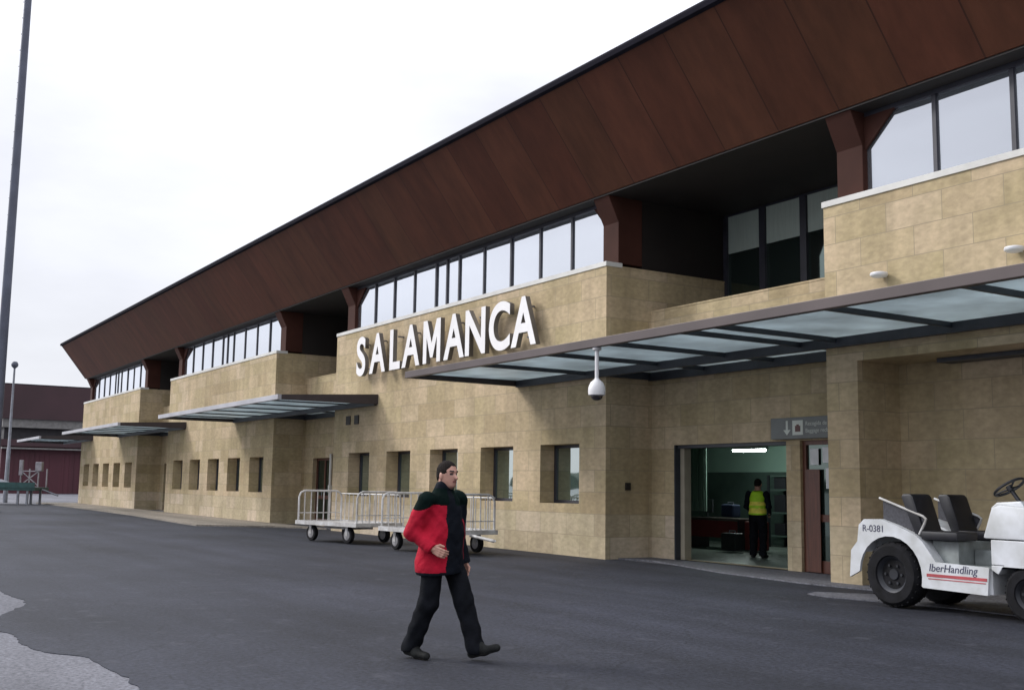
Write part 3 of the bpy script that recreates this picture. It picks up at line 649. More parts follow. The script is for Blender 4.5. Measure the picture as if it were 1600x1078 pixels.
tube_light(-20.75, 20, 2.5, 1.15, 'lit fluorescent lamp seen through the doorway')
# hanging wires of the lamp are too thin to see; furniture
def desk(x, y, w, label, mt):
    d = empty('desk', (x, y, 0.035), world=True, label=label, cat='desk')
    q = MB(); q.box(x-w/2, x+w/2, y-.4, y+.4, .76, .80); q.build('table_top', MT['deskwood'], d, bevel=.006)
    for sx in (-w/2+.06, w/2-.06):
        q = MB(); q.box(x+sx-.03, x+sx+.03, y-.36, y+.36, .035, .76); q.build('leg', MT['monitor'], d)
    q = MB(); q.box(x-w/2+.1, x+w/2-.1, y-.32, y-.29, .32, .74); q.build('modesty_panel', mt, d)
desk(-21.3, 19.6, 2.0, 'dark desk with a dark red front in the baggage room', MT['suitred'])
desk(-18.2, 20.9, 1.8, 'dark desk at the back of the baggage room', MT['monitor'])
def monitor(x, y, label):
    d = empty('computer_monitor', (x, y, .8), world=True, label=label, cat='monitor')
    q = MB(); q.box(x-.24, x+.24, y-.03, y+.02, .92, 1.25); q.build('screen', MT['monitor'], d, bevel=.01)
    q = MB(); q.box(x-.02, x+.02, y, y+.04, .81, .95); q.box(x-.12, x+.12, y-.08, y+.1, .80, .815); q.build('stand', MT['monitor'], d)
monitor(-21.9, 19.6, 'black computer monitor on the red fronted desk'); monitor(-18.2, 20.9, 'black computer monitor on the desk at the back')
def suitcase(x, y, w, dp, h, mt, label, z=0.035):
    d = empty('suitcase', (x, y, z), world=True, label=label, cat='suitcase', group='cases in the baggage room')
    q = MB(); q.box(x-w/2, x+w/2, y-dp/2, y+dp/2, z+.03, z+h); q.build('shell', mt, d, bevel=.04)
    q = MB(); q.tube([(x-.1, y, z+h-.01), (x-.1, y, z+h+.05), (x+.1, y, z+h+.05), (x+.1, y, z+h-.01)], .012); q.build('handle', MT['galv'], d)
suitcase(-19.9, 19.4, .55, .3, .72, MT['suitred'], 'dark red suitcase standing beside the desk in the baggage room')
suitcase(-20.0, 18.7, .5, .3, .45, MT['suitblack'], 'small black case on the baggage room floor')
suitcase(-17.3, 19.3, .6, .35, .62, MT['suitblack'], 'large black case at the right inside the baggage room')
suitcase(-20.9, 19.5, .42, .28, .34, MT['bluecloth'], 'blue bag standing on the red fronted desk', z=.80)
# shelf rack
sh = empty('shelf_rack', (-20.2, 21.8, 0.035), world=True, label='dark shelf rack at the back of the baggage room', cat='shelf')
q = MB()
for x in (-21.6, -20.2, -18.8):
    for y in (21.5, 22.1): q.box(x-.03, x+.03, y-.03, y+.03, .035, 1.9)
q.build('frame', MT['monitor'], sh)
for z in (.3, .9, 1.5, 1.86):
    q = MB(); q.box(-21.6, -18.8, 21.53, 22.07, z, z+.04); q.build('shelf', MT['roomdark'], sh)
bx = 0
for z in (.34, .94, 1.54):
    x = -21.5
    while x < -19.2:
        w = random.uniform(.3, .55); h = random.uniform(.28, .45)
        q = MB(); q.box(x, x+w, 21.6, 22.0, z+.004, z+min(h,.31) if bx==2 else z+h)
        cn, cm = random.choice([('black', 'suitblack'), ('dark green', 'roomdark'), ('black', 'suitblack'), ('dark red', 'suitred')])
        tag(q.build('box', MT[cm], bevel=.01), cn+' box on the '+('bottom', 'middle', 'upper')[bx]+' shelf of the baggage room rack', 'box', 'boxes on the shelf rack')
        x += w+random.uniform(.05, .15)
    bx += 1

# ================================================================ far maroon building
H = empty('maroon_building', (-126, 35, 0), world=True, label='large dark maroon building beyond the far end of the terminal', cat='building')
q = MB(); q.box(-160, -126, 16.1, 70, 7.75, 11.3); q.build('upper_wall', MT['hangardark'], H)
q = MB(); q.box(-160, -126.3, 16.3, 70, 6.85, 7.75); q.build('window_band', MT['band'], H)
q = MB(); q.box(-160, -127.2, 16.6, 70, 5.6, 6.85); q.build('recess', MT['recess'], H)
q = MB(); q.box(-160, -126.2, 16.2, 70, 4.9, 5.6); q.build('fascia', MT['hangardark'], H)
q = MB(); q.box(-160, -126.6, 16.4, 70, 0, 4.9); w = q.build('wall', MT['hangarred'], H)
for k in range(10):
    y = 17.4+k*5.0
    q = MB(); q.box(-126.64, -126.58, y, y+4.2, 0.05, 4.3)
    for j in range(8): q.box(-126.58, -126.54, y+.25+j*.5, y+.32+j*.5, .1, 4.25)
    q.build('sliding_door', MT['hangarred'], H)
q = MB(); q.box(-126.35, -126.1, 16.15, 70, 11.3, 11.42); q.build('roof_edge', MT['edge'], H)
q = MB(); q.box(-126.55, -125.6, 16.3, 70, 4.6, 4.75); q.build('awning', MT['band'], H)

# ================================================================ masts
def ground_at(px, py):
    d = F*CF+rr*(px-800)-uu*(py-539); t = -1.5/d.z; return d.x*t, d.y*t
MX, MY = ground_at(-15, 800)
ms = empty('floodlight_mast', (MX, MY, 0), label='tall dark steel floodlight mast at the left edge of the photo', cat='mast')
q = MB(); q.tube([(0, 0, 0.01), (0, 0, 8), (0, 0, 16), (0, 0, 27)], [.235, .205, .185, .16], 18); q.build('pole', MT['mast'], ms, smooth=True)
q = MB()
for k in range(30):
    z = 2.5+k*.8; 
    q = MB(); q.tube([(-.30, -.16, z), (.0, .0, z)], .02, 6); q.build('climbing_rung', MT['mast'], ms)
q = MB(); q.lathe([(.0, 0.01), (.42, 0.01), (.42, .05), (.28, .06), (.25, .16), (.0, .16)], 20); q.build('base_plate', MT['mast'], ms)
for a in range(4):
    q = MB(); an = a*math.pi/2; q.box(.35*math.cos(an)-.25+(.3*math.cos(an)), .35*math.cos(an)+.25+(.3*math.cos(an)), .65*math.sin(an)-.2, .65*math.sin(an)+.2, 26.4, 26.8); q.build('floodlight', MT['galv'], ms)
lp = empty('street_lamp', (-77.4, 10.45, 0), label='thin pale lamp post behind the floodlight mast', cat='street lamp')
q = MB(); q.tube([(0, 0, 0), (0, 0, 3.4), (0, 0, 3.45), (0, 0, 8.6)], [.15, .12, .09, .06], 12); q.build('pole', MT['galv'], lp, smooth=True)
q = MB(); q.lathe([(.001, 9.0), (.14, 8.97), (.22, 8.82), (.2, 8.68), (.07, 8.55)], 14); q.build('lamp_head', MT['mast'], lp, smooth=True)

# ================================================================ trailer with frames far left
tr = empty('flat_trailer', (-72.95, 9.8, 0), R(58), label='teal flat trailer parked at the far left beside the pavement', cat='trailer')
q = MB(); q.box(-2.8, 2.2, -1.0, 1.0, .82, 1.02); q.build('deck', MT['teal'], tr, bevel=.02)
q = MB(); q.box(-2.8, 2.2, -1.04, -1.0, .98, 1.3); q.build('side_board', MT['teal'], tr)
for x in (1.2, 1.75):
    for y in (-.9, .9):
        q = MB(); q.box(x-.06, x+.06, y-.05, y+.05, .0, .82); q.build('leg', MT['galv'], tr)
for x in (-2.2, -1.4):
    for y in (-.85, .85):
        q = MB(); q.lathe([(.0, -.1), (.16, -.1), (.36, -.1), (.38, -.06), (.38, .06), (.36, .1), (.0, .1)], 20, (x, y, .38), 'Y'); w = q.build('wheel', MT['rubber'], tr, smooth=True)
        q = MB(); q.lathe([(.0, -.115), (.15, -.11), (.17, -.1)], 16, (x, y, .38), 'Y'); q.build('rim', MT['rimgrey'], w, smooth=True)
q = MB(); q.tube([(2.2, 0, .9), (3.2, 0, .55)], .05); q.build('drawbar', MT['galv'], tr)
fr = empty('metal_frame', (-72.05, 11.2, 1.02), R(58), label='pale metal frame with two upright posts standing on the teal trailer', cat='frame')
q = MB()
for x in (-.5, .55):
    q.tube([(x, -.6, 0), (x, -.6, 1.5)], .045, 6); q.tube([(x, .6, 0), (x, .6, 1.1)], .045, 6)
q.tube([(-.5, -.6, .1), (.55, -.6, .95)], .035, 6); q.tube([(.55, -.6, .1), (-.5, -.6, .95)], .035, 6); q.tube([(-.5, -.6, .95), (.55, -.6, .95)], .035, 6); q.tube([(-.5, -.6, .03), (.55, -.6, .03)], .035, 6)
q.build('bracing', MT['framegrey'], fr)
q = MB(); q.box(-.62, -.4, -.66, -.5, .7, 1.6); q.build('post_cover', MT['framegrey'], fr, bevel=.03)
q = MB(); q.box(.35, .75, -.7, -.4, .95, 1.5); q.build('control_box', MT['framegrey'], fr, bevel=.05)
cv = tag(MB().prism([(-1.4, 0), (-1.25, .32), (-.9, .42), (-.3, .36), (.2, .46), (.7, .3), (.95, 0)], 'Y', -.7, .7).build('tarpaulin_bundle', MT['galv'], bevel=.08), 'low grey covered bundle on the teal trailer beside the pale metal frame', 'bundle')
cv.location = (-73.35, 9.15, 1.02); cv.rotation_euler = (0, 0, R(58))

# ================================================================ baggage carts
def baggage_cart():
    c = empty('baggage_cart', (0, 0, 0))
    LX, LY = 1.32, .70; zd = .50
    q = MB(); q.box(-LX, LX, -LY, LY, zd-.035, zd); q.build('deck', MT['cartwhite'], c)
    q = MB(); q.box(-LX-.03, LX+.03, -LY-.04, -LY-.001, zd-.07, zd+.03); q.box(-LX-.03, LX+.03, LY+.001, LY+.04, zd-.07, zd+.03); q.box(-LX-.03, -LX-.001, -LY, LY, zd-.07, zd+.03); q.box(LX+.001, LX+.03, -LY, LY, zd-.07, zd+.03); q.build('deck_rim', MT['cartwhite'], c)
    q = MB(); q.box(-.45, .55, -.3, .3, .34, zd-.036); q.box(-1.0, 1.0, -.05, .05, .36, zd-.036); q.build('chassis', MT['cartwhite'], c)
    for sx in (-1, 1):
        q = MB(); r = .026; x = sx*(LX-.03); zt = zd+.80
        q.tube([(x, -LY+.02, zd), (x, -LY+.02, zt-.16), (x, -LY+.07, zt-.05), (x, -LY+.18, zt), (x, LY-.18, zt), (x, LY-.07, zt-.05), (x, LY-.02, zt-.16), (x, LY-.02, zd)], r, 8)
        for k in range(6):
            y = -LY+.20+k*(2*LY-.40)/5; q.tube([(x, y, zd), (x, y, zt)], .016, 6)
        q.tube([(x, -LY+.02, zd+.22), (x, LY-.02, zd+.22)], .014, 6)
        q.build('end_rack', MT['cartwhite'], c, smooth=True)
    q = MB()      # back side rail with thin bars
    zt = zd+.78; q.tube([(-LX+.03, LY-.02, zt-.05), (LX-.03, LY-.02, zt-.05)], .018, 6)
    for k in range(13):
        x = -LX+.2+k*(2*LX-.4)/12; q.tube([(x, LY-.02, zd), (x, LY-.02, zt-.05)], .012, 6)
    q.build('side_rack', MT['cartwhite'], c, smooth=True)
    for x in (-.80, .80):
        for y in (-.56, .56):
            q = MB(); q.lathe([(.0, -.055), (.11, -.055), (.19, -.055), (.205, -.035), (.205, .035), (.19, .055), (.0, .055)], 22, (x, y, .217), 'Y'); w = q.build('wheel', MT['rubber'], c, smooth=True)
            q = MB(); q.lathe([(.0, -.066), (.05, -.064), (.11, -.058), (.125, -.0545)], 18, (x, y, .217), 'Y'); q.lathe([(.0, .066), (.05, .064), (.11, .058), (.125, .0545)], 18, (x, y, .217), 'Y'); q.build('rim', MT['rimgrey'], w, smooth=True)
            q = MB(); q.box(x-.05, x+.05, y-.075, y-.058, .2, zd-.036); q.box(x-.05, x+.05, y+.058, y+.075, .2, zd-.036); q.build('wheel_fork', MT['cartwhite'], c)
    q = MB(); q.tube([(LX+.03, 0, .42), (LX+.9, 0, .34)], .035, 8); q.tube([(LX+.86, -.06, .34), (LX+.96, 0, .34), (LX+.86, .06, .34)], .02, 6); q.build('tow_bar', MT['cartwhite'], c, smooth=True)
    return c
c1 = baggage_cart(); c1.location = (-27.02, 11.88, 0.012); c1.rotation_euler = (0, 0, R(12))
tag(c1, 'white railed baggage cart, left one of the pair beside the terminal wall', 'baggage cart', 'white baggage carts by the terminal wall')
c2 = copy_tree(c1); c2.location = (-22.62, 12.12, 0.012); c2.rotation_euler = (0, 0, R(5))
tag(c2, 'white railed baggage cart directly behind the walking man in the red jacket', 'baggage cart', 'white baggage carts by the terminal wall')

# ================================================================ tow tractor
TG = empty('tow_tractor', (-8.9, 12.7, 0), world=True, label='white open airport tow tractor with black seats parked under the canopy', cat='tow tractor')
Y0, Y1 = 12.05, 13.30
def arc(cx_, cz, r, a0, a1, n=14): return [(cx_+r*math.cos(R(a0+(a1-a0)*i/n)), cz+r*math.sin(R(a0+(a1-a0)*i/n))) for i in range(n+1)]
WX, WZ, WR = -9.93, .43, .425
near = [(-10.60, .36), (-10.57, .72), (-10.46, .84), (-10.43, 1.06), (-10.34, 1.14), (-10.06, 1.145), (-9.80, 1.07), (-9.52, .965), (-9.41, .88), (-9.22, .64), (-8.47, .62), (-8.50, .29), (-9.42, .31)] + arc(WX, WZ, .50, -12, 178)
q = MB(); q.prism(near, 'Y', Y0, Y0+.04); q.prism(near, 'Y', Y1-.04, Y1)
top = near[1:10]
for i in range(len(top)-1):      # fender tops
    (a, za), (b, zb) = top[i], top[i+1]
    for ya, yb in ((Y0+.04, Y0+.42), (Y1-.42, Y1-.04)):
        q.add([(a,ya,za),(b,ya,zb),(b,yb,zb),(a,yb,za),(a,ya,za-.03),(b,ya,zb-.03),(b,yb,zb-.03),(a,yb,za-.03)], [(0,1,2,3),(7,6,5,4),(0,4,5,1),(1,5,6,2),(2,6,7,3),(3,7,4,0)])
q.prism([(-10.55, .4), (-10.55, .80), (-10.40, 1.0), (-9.75, 1.0), (-9.45, .85), (-9.35, .36)], 'Y', Y0+.42, Y1-.42)
q.box(-9.25, -8.45, Y0+.04, Y1-.04, .30, .60)
q.build('body', MT['white'], TG, smooth=True)
q = MB(); q.box(-9.2, -8.45, Y0+.03, Y1-.03, .601, .615); q.box(-9.38, -9.0, Y0+.16, Y1-.16, .60, .90); q.box(-8.98, -8.72, Y0+.45, Y0+.75, .615, .80); q.build('floor_plate', MT['greyplate'], TG, bevel=.01)
q = MB(); hood = [(-8.56, .965), (-8.43, 1.34), (-8.30, 1.375), (-7.45, 1.30), (-7.28, 1.2), (-7.22, .965)]
q.prism(hood, 'Y', Y0+.02, Y1-.02); q.build('hood', MT['white'], TG, bevel=.035, smooth=True)
q = MB(); q.prism([(-8.44, .66), (-8.44, .953), (-7.22, .953), (-7.18, .66)], 'Y', Y0+.01, Y1-.01)
q.prism([(-8.44, .60), (-8.44, .652), (-7.15, .652), (-7.15, .35), (-7.5, .35)]+arc(-7.97, .33, .44, 3, 150), 'Y', Y0+.005, Y1-.005)
q.build('front_body', MT['white'], TG, bevel=.008)
q = MB(); q.box(-7.17, -7.02, Y0+.05, Y1-.05, .3, .6); q.build('bumper', MT['beam'], TG, bevel=.02)
for y in (Y0+.25, Y1-.25):
    q = MB(); q.lathe([(.001, -7.19), (.07, -7.195), (.085, -7.22)], 18, (0, y, .82), 'X'); q.build('headlight', MT['domewhite'], TG, smooth=True)
q = MB(); q.prism([(-8.52, 1.32), (-8.42, 1.40), (-8.1, 1.42), (-8.05, 1.35)], 'Y', Y0+.12, Y0+.7); q.build('dashboard', MT['white'], TG, bevel=.02)
def wheel(x, y, r, w, rim):
    q = MB(); h = w/2; prof = [(.0, -h*.5), (r*.5, -h*.55), (r*.58, -h), (r*.86, -h), (r*.97, -h*.72), (r, -h*.3), (r, h*.3), (r*.97, h*.72), (r*.86, h), (r*.5, h), (.0, h*.5)]
    q.lathe(prof, 40, (x, y, r+.012), 'Y'); wv = q.build('wheel', MT['rubber'], TG, smooth=True)
    q = MB()
    for k in range(26):
        a = 2*math.pi*k/26
        for s_ in (-1, 1):
            c_, s2 = math.cos(a+.06*s_), math.sin(a+.06*s_)
            q.tube([(x+c_*r*.975, y+s_*h*.18, r+.012+s2*r*.975), (x+math.cos(a)*r*.955, y+s_*h*.80, r+.012+math.sin(a)*r*.955)], .013, 5)
    t = q.build('tread', MT['rubber'], wv); t.matrix_parent_inverse = Matrix.Identity(4)
    q = MB(); q.lathe([(.0, -h*.62), (r*.16, -h*.62), (r*.18, -h*.5), (r*.42, -h*.45), (r*.52, -h*.8), (r*.57, -h*.86), (r*.58, -h*.6)], 28, (x, y, r+.012), 'Y')
    for k in range(6):
        a = 2*math.pi*k/6; q.lathe([(.0, -h*.66), (.018, -h*.66), (.018, -h*.4)], 8, (x+r*.3*math.cos(a), y, r+.012+r*.3*math.sin(a)), 'Y')
    t = q.build('rim', MT['rim'], wv, smooth=True); t.matrix_parent_inverse = Matrix.Identity(4)
for y in (Y0+.16, Y1-.16): wheel(WX, y, WR, .30, 0)
for y in (Y0+.12, Y1-.12): wheel(-7.97, y, .33, .22, 0)
q = MB(); q.tube([(WX, Y0+.3, .43), (WX, Y1-.3, .43)], .07); q.tube([(-7.97, Y0+.2, .34), (-7.97, Y1-.2, .34)], .05); q.box(-10.4, -7.3, Y0+.45, Y1-.45, .3, .42); q.build('chassis', MT['rim'], TG)
for i, y in enumerate((Y0+.24, Y0+.98)):
    st = MB(); st.box(-9.46, -8.92, y-.21, y+.21, .91, 1.02); s_ = st.build('seat', MT['seat'], TG, bevel=.03, smooth=True)
    st = MB(); st.prism([(-9.56, .96), (-9.42, .98), (-9.58, 1.45), (-9.62, 1.485), (-9.74, 1.485), (-9.77, 1.45)], 'Y', y-.19, y+.19); b_ = st.build('backrest', MT['seat'], s_, bevel=.03, smooth=True); b_.matrix_parent_inverse = Matrix.Identity(4)
q = MB(); Cw = Vector((-8.36, Y0+.30, 1.585)); ax = Vector((-.55, -.05, .83)).normalized(); a_ = ax.cross(Vector((0, 1, 0))).normalized(); b_ = ax.cross(a_)
q.tube([Cw+.19*(math.cos(2*math.pi*k/28)*a_+math.sin(2*math.pi*k/28)*b_) for k in range(29)], .017, 8, cap=False)
for k in range(3):
    an = 2*math.pi*k/3+.5; q.tube([Cw-.02*ax, Cw+.19*(math.cos(an)*a_+math.sin(an)*b_)], .013, 6)
q.tube([Cw-.05*ax, Cw+.015*ax], .04, 10); sw = q.build('steering_wheel', MT['seat'], TG, smooth=True)
q = MB(); q.tube([Cw-.04*ax, Vector((-8.2, Y0+.3, 1.37))], .025, 8); t = q.build('column', MT['seat'], sw); t.matrix_parent_inverse = Matrix.Identity(4)
for y in (Y0+.06, Y1-.06):
    q = MB(); q.tube([(-10.12, y, 1.425), (-9.44, y, 1.205), (-9.39, y, 1.17), (-9.41, y, 1.12), (-9.5, y, .97)], .016, 8); q.build('handrail', MT['cartwhite'], TG, smooth=True)
    q = MB(); q.prism([(-10.08, 1.15), (-10.08, 1.40), (-9.45, 1.20), (-9.42, 1.15), (-9.52, .98), (-9.8, 1.08)], 'Y', y+.02, y+.028); q.build('side_guard', MT['greygrille'], TG)
text_mesh('R-0381', .125, MT['ink'], 'number', TG, face_ny(-10.37, Y0-.003, .98), ext=.001, off=.0)
text_mesh('IberHandling', .135, MT['ink'], 'lettering', TG, face_ny(-9.33, Y0-.003, .525), ext=.001, off=.0, shear=.2)
q = MB(); q.box(-9.36, -8.50, Y0-.004, Y0-.001, .455, .492); q.box(-9.34, -8.52, Y0-.004, Y0-.001, .425, .436); q.build('stripe', MT['red'], TG)

# ================================================================ people (signed-distance bodies turned into meshes)
def smin(a, b, k):
    h = np.clip(.5+.5*(b-a)/k, 0, 1); return b*(1-h)+a*h-k*h*(1-h)
def cone(P, a, b, ra, rb, sc=(1, 1, 1)):
    a = np.array(a, np.float32); b = np.array(b, np.float32); s = np.array(sc, np.float32)
    # scale space about a for elliptical sections
    Q = (P-a)/s; ba = (b-a)/s; L2 = max(float(ba@ba), 1e-9)
    t = np.clip((Q@ba)/L2, 0, 1); d = np.linalg.norm(Q-t[..., None]*ba, axis=-1)-(ra+(rb-ra)*t)
    return d*min(sc)
def ell(P, c, r):
    q = (P-np.array(c, np.float32))/np.array(r, np.float32); k = np.linalg.norm(q, axis=-1)
    return (k-1)*min(r)
def nets(fn, lo, hi, h):
    ax_ = [np.arange(lo[i], hi[i]+h, h, dtype=np.float32) for i in range(3)]
    P = np.stack(np.meshgrid(*ax_, indexing='ij'), -1); V = fn(P).astype(np.float32)
    n = V.shape; ins = V < 0
    cnt = np.zeros([k-1 for k in n]); acc = np.zeros([k-1 for k in n]+[3])
    cor = [(i, j, k) for i in (0, 1) for j in (0, 1) for k in (0, 1)]
    for a in cor:
        for d in range(3):
            if a[d]: continue
            b = list(a); b[d] = 1
            sa = tuple(slice(a[i], n[i]-1+a[i]) for i in range(3)); sb = tuple(slice(b[i], n[i]-1+b[i]) for i in range(3))
            va, vb = V[sa], V[sb]; cr = (va < 0) != (vb < 0); t = np.where(cr, va/(va-vb+1e-12), 0)
            cnt += cr
            for i in range(3): acc[..., i] += np.where(cr, a[i]+(t if i == d else 0), 0)
    act = cnt > 0; idx = -np.ones(act.shape, int); idx[act] = np.arange(act.sum())
    cells = np.argwhere(act); vv = (cells+acc[act]/cnt[act][:, None])*h+np.array(lo)
    faces = []
    for d in range(3):
        o1, o2 = [(1, 2), (2, 0), (0, 1)][d]
        sl0 = [slice(1, n[i]-1) for i in range(3)]; sl0[d] = slice(0, n[d]-1); sl1 = list(sl0); sl1[d] = slice(1, n[d])
        A, B = ins[tuple(sl0)], ins[tuple(sl1)]; w = np.argwhere(A != B)
        off = np.ones(3, int); off[d] = 0; w = w+off; e1 = np.zeros(3, int); e1[o1] = 1; e2 = np.zeros(3, int); e2[o2] = 1
        q = np.stack([idx[tuple((w-e1-e2).T)], idx[tuple((w-e2).T)], idx[tuple(w.T)], idx[tuple((w-e1).T)]], 1)
        fl = ins[tuple(w.T)]; q[~fl] = q[~fl][:, ::-1]; faces.append(q)
    return vv, np.concatenate(faces)
def sdf_object(name, parts, mats, parent, matfn=None):
    vs, fs = [], []; o = 0
    for fn, lo, hi, h in parts:
        v, f = nets(fn, lo, hi, h); vs.append(v); fs.append(f+o); o += len(v)
    v = np.concatenate(vs); f = np.concatenate(fs)
    me = bpy.data.meshes.new(name); me.from_pydata(v.tolist(), [], f.tolist())
    for q in mats: me.materials.append(q)
    if matfn is not None:
        c = v[f].mean(1); me.polygons.foreach_set('material_index', matfn(c).astype(np.int32))
    me.polygons.foreach_set('use_smooth', [True]*len(me.polygons)); me.update()
    ob = bpy.data.objects.new(name, me); COL.objects.link(ob); ob.parent = parent
    return ob
def fold(P, k):
    x, y, z = P[..., 0]*k*9, P[..., 1]*k*9, P[..., 2]*k*9
    return (np.sin(x*1.1+z*.9+2*np.sin(y*.8+z*.35))+np.sin(y*1.3-z*.7+1.7*np.sin(x*.9-z*.5))+np.sin(z*1.4+1.5*np.sin(x*1.2+y)))/1.7
def bb(pts, m):
    a = np.array(pts); return a.min(0)-m, a.max(0)+m
def hand_fn(wr, dirv, palmn, side):
    """wr wrist, dirv pointing to the fingers, palmn palm normal, side = thumb direction"""
    d = np.array(dirv, float); d /= np.linalg.norm(d); s = np.array(side, float); s -= d*(s@d); s /= np.linalg.norm(s); n = np.array(palmn, float); n -= d*(n@d); n -= s*(n@s); n /= np.linalg.norm(n)
    wr = np.array(wr, float)
    segs = []
    for k, (off, ln) in enumerate(((.030, .072), (.010, .080), (-.010, .074), (-.029, .060))):
        b = wr+d*.085+s*off; m_ = b+d*ln*.45+n*ln*.16; e = m_+d*ln*.28+n*ln*.42; segs += [(wr+d*.03+s*off*.7, b, .014, .0115), (b, m_, .0105, .0095), (m_, e, .0095, .0078)]
    tb = wr+d*.025+s*.026; tm = tb+d*.035+s*.028+n*.01; te = tm+d*.032+n*.015+s*.002
    segs += [(tb, tm, .014, .0115), (tm, te, .0115, .009)]
    segs.append((wr-d*.06, wr+d*.02, .028, .026))
    def fn(P):
        v = None
        for (a, b, r1, r2) in segs:
            x = cone(P, a, b, r1, r2); v = x if v is None else smin(v, x, .006)
        return v
    pts = [wr-d*.06, wr+d*.19+n*.06, wr+s*.06, wr-s*.06, wr+n*.07+d*.15]
    lo, hi = bb(pts, .035); return fn, lo, hi, .0045
def build_person(root, J, skin, hair_len=1.0, clothes=None, hstep=.011, shoe_m=None, glasses=False):
    hc = np.array(J['head'])
    yaw = J.get('hyaw', 0); c_, s_ = math.cos(yaw), math.sin(yaw)
    def HL(P):   # to head-local
        Q = P-hc.astype(np.float32); return np.stack([Q[..., 0]*c_+Q[..., 1]*s_, -Q[..., 0]*s_+Q[..., 1]*c_, Q[..., 2]], -1)
    def headf(P):
        Q = HL(P)
        v = ell(Q, (-.012, 0, .028), (.098, .078, .094)); v = smin(v, ell(Q, (.022, 0, -.045), (.066, .060, .066)), .035)
        v = smin(v, ell(Q, (.050, 0, -.092), (.030, .030, .022)), .025)       # chin
        v = smin(v, ell(Q, (-.02, 0, -.06), (.06, .062, .05)), .02)
        v = smin(v, cone(Q, (.078, 0, .012), (.106, 0, -.028), .009, .015), .012)  # nose
        v = smin(v, cone(Q, (.080, -.032, .030), (.080, .032, .030), .010, .010), .014)  # brow
        v = smin(v, cone(Q, (.076, -.017, -.060), (.076, .017, -.060), .009, .009), .010)  # lips
        for y in (-.030, .030): v = -smin(-v, ell(Q, (.094, y, .008), (.016, .014, .010)), .008)
        for y in (-.079, .079): v = smin(v, ell(Q, (-.008, y, -.012), (.018, .010, .032)), .006)
        v = smin(v, cone(Q, (-.02, 0, -.05), (-.035, 0, -.2), .056, .062), .03)
        return v
    def bodyf(P):
        v = cone(P, J['neckb'], J['chest'], .07, .13, (1, 1.25, 1)); v = smin(v, cone(P, J['chest'], J['pelvis'], .12, .13, (.9, 1.25, 1)), .05)
        for s in 'RL':
            v = smin(v, cone(P, J['sh'+s], J['el'+s], .05, .038), .03); v = smin(v, cone(P, J['el'+s], J['wr'+s], .038, .026), .02)
            v = smin(v, cone(P, J['hip'+s], J['kn'+s], .082, .055), .04); v = smin(v, cone(P, J['kn'+s], J['an'+s], .05, .036), .02)
            v = smin(v, cone(P, J['an'+s], (np.array(J['an'+s])*.6+np.array(J['toe'+s])*.4-[0,0,.01]), .026, .018), .02)
        return v
    allp = [J[k] for k in J if isinstance(J[k], (tuple, list))]
    lo, hi = bb(allp, .2)
    parts = [(headf, hc-np.array([.14, .14, .24]), hc+np.array([.15, .14, .16]), .0055), (bodyf, lo, hi, .016)]
    for s in 'RL': parts.append(hand_fn(J['wr'+s], J['hd'+s], J['hn'+s], J['hs'+s]))
    def bm_(c):
        Q = HL(c.astype(np.float32)); r = np.zeros(len(c))
        near_ = np.linalg.norm(Q, axis=1) < .16
        lips = near_ & (Q[:, 0] > .074) & (abs(Q[:, 2]+.060) < .008) & (abs(Q[:, 1]) < .023); r[lips] = 1
        ey = near_ & (Q[:, 0] > .068) & (abs(Q[:, 2]-.006) < .0075) & (abs(abs(Q[:, 1])-.031) < .013); r[ey] = 2
        br_ = near_ & (Q[:, 0] > .066) & (abs(Q[:, 2]-.034) < .006) & (abs(abs(Q[:, 1])-.031) < .018); r[br_] = 3
        return r
    body = sdf_object('body', parts, [skin, MT['lip'], MT['eye'], MT['brow']], root, bm_)
    def hairf(P):
        Q = HL(P); v = ell(Q, (-.014, 0, .030), (.1015, .081, .0985)); v = smin(v, ell(Q, (-.045, 0, -.02), (.066, .070, .07)), .02)
        jag = .004*np.sin(Q[..., 1]*140+Q[..., 2]*60)+.003*np.sin(Q[..., 2]*210)
        v = np.maximum(v, Q[..., 0]*.9-(Q[..., 2]-.02)*.42-.037+.22*abs(Q[..., 1])*0+jag)      # hairline over forehead and temples
        v = np.maximum(v, (Q[..., 0]+.05)*.5-(Q[..., 2]+.03)+jag)
        return v+.0013*np.sin(Q[..., 0]*190+Q[..., 2]*110)*np.sin(Q[..., 1]*170)
    sdf_object('hair', [(hairf, hc-np.array([.15, .12, .12]), hc+np.array([.13, .12, .16]), .006)], [MT['hair']], root)
    if glasses:
        Mh = Matrix.Translation(Vector(J['head'])) @ Matrix.Rotation(yaw, 4, 'Z'); q = MB()
        for y in (-.032, .032):
            q.tube([Mh @ Vector((.098, y+.024*math.cos(a), .006+.017*math.sin(a))) for a in [2*math.pi*k/14 for k in range(15)]], .0022, 5, cap=False)
            q.tube([Mh @ Vector((.096, y*1.75, .010)), Mh @ Vector((.0, y*2.55, .008))], .0022, 5)
        q.tube([Mh @ Vector((.1, -.009, .008)), Mh @ Vector((.1, .009, .008))], .0022, 5); q.build('glasses', MT['brow'], root)
    # trousers
    def trf(P):
        v = ell(P, np.array(J['pelvis'])+np.array([0, 0, -.02]), (.115, .145, .13))
        for s in 'RL':
            h_, k_, a_ = np.array(J['hip'+s]), np.array(J['kn'+s]), np.array(J['an'+s])
            v = smin(v, cone(P, h_+[0, 0, .0], k_, .102, .088), .045); v = smin(v, cone(P, k_, a_+(a_-k_)*.06+[-.01, 0, 0], .086, .083), .03)
            cutz = P[..., 2]-.0
        w_ = np.clip(1-abs(P[..., 2]-J['knR'][2])/.5, .25, 1)
        v = v+.0035*fold(P, 3.1)+.0045*fold(P*np.array([1, 1, .55], np.float32), 1.3)
        return np.maximum(v, .055-P[..., 2])
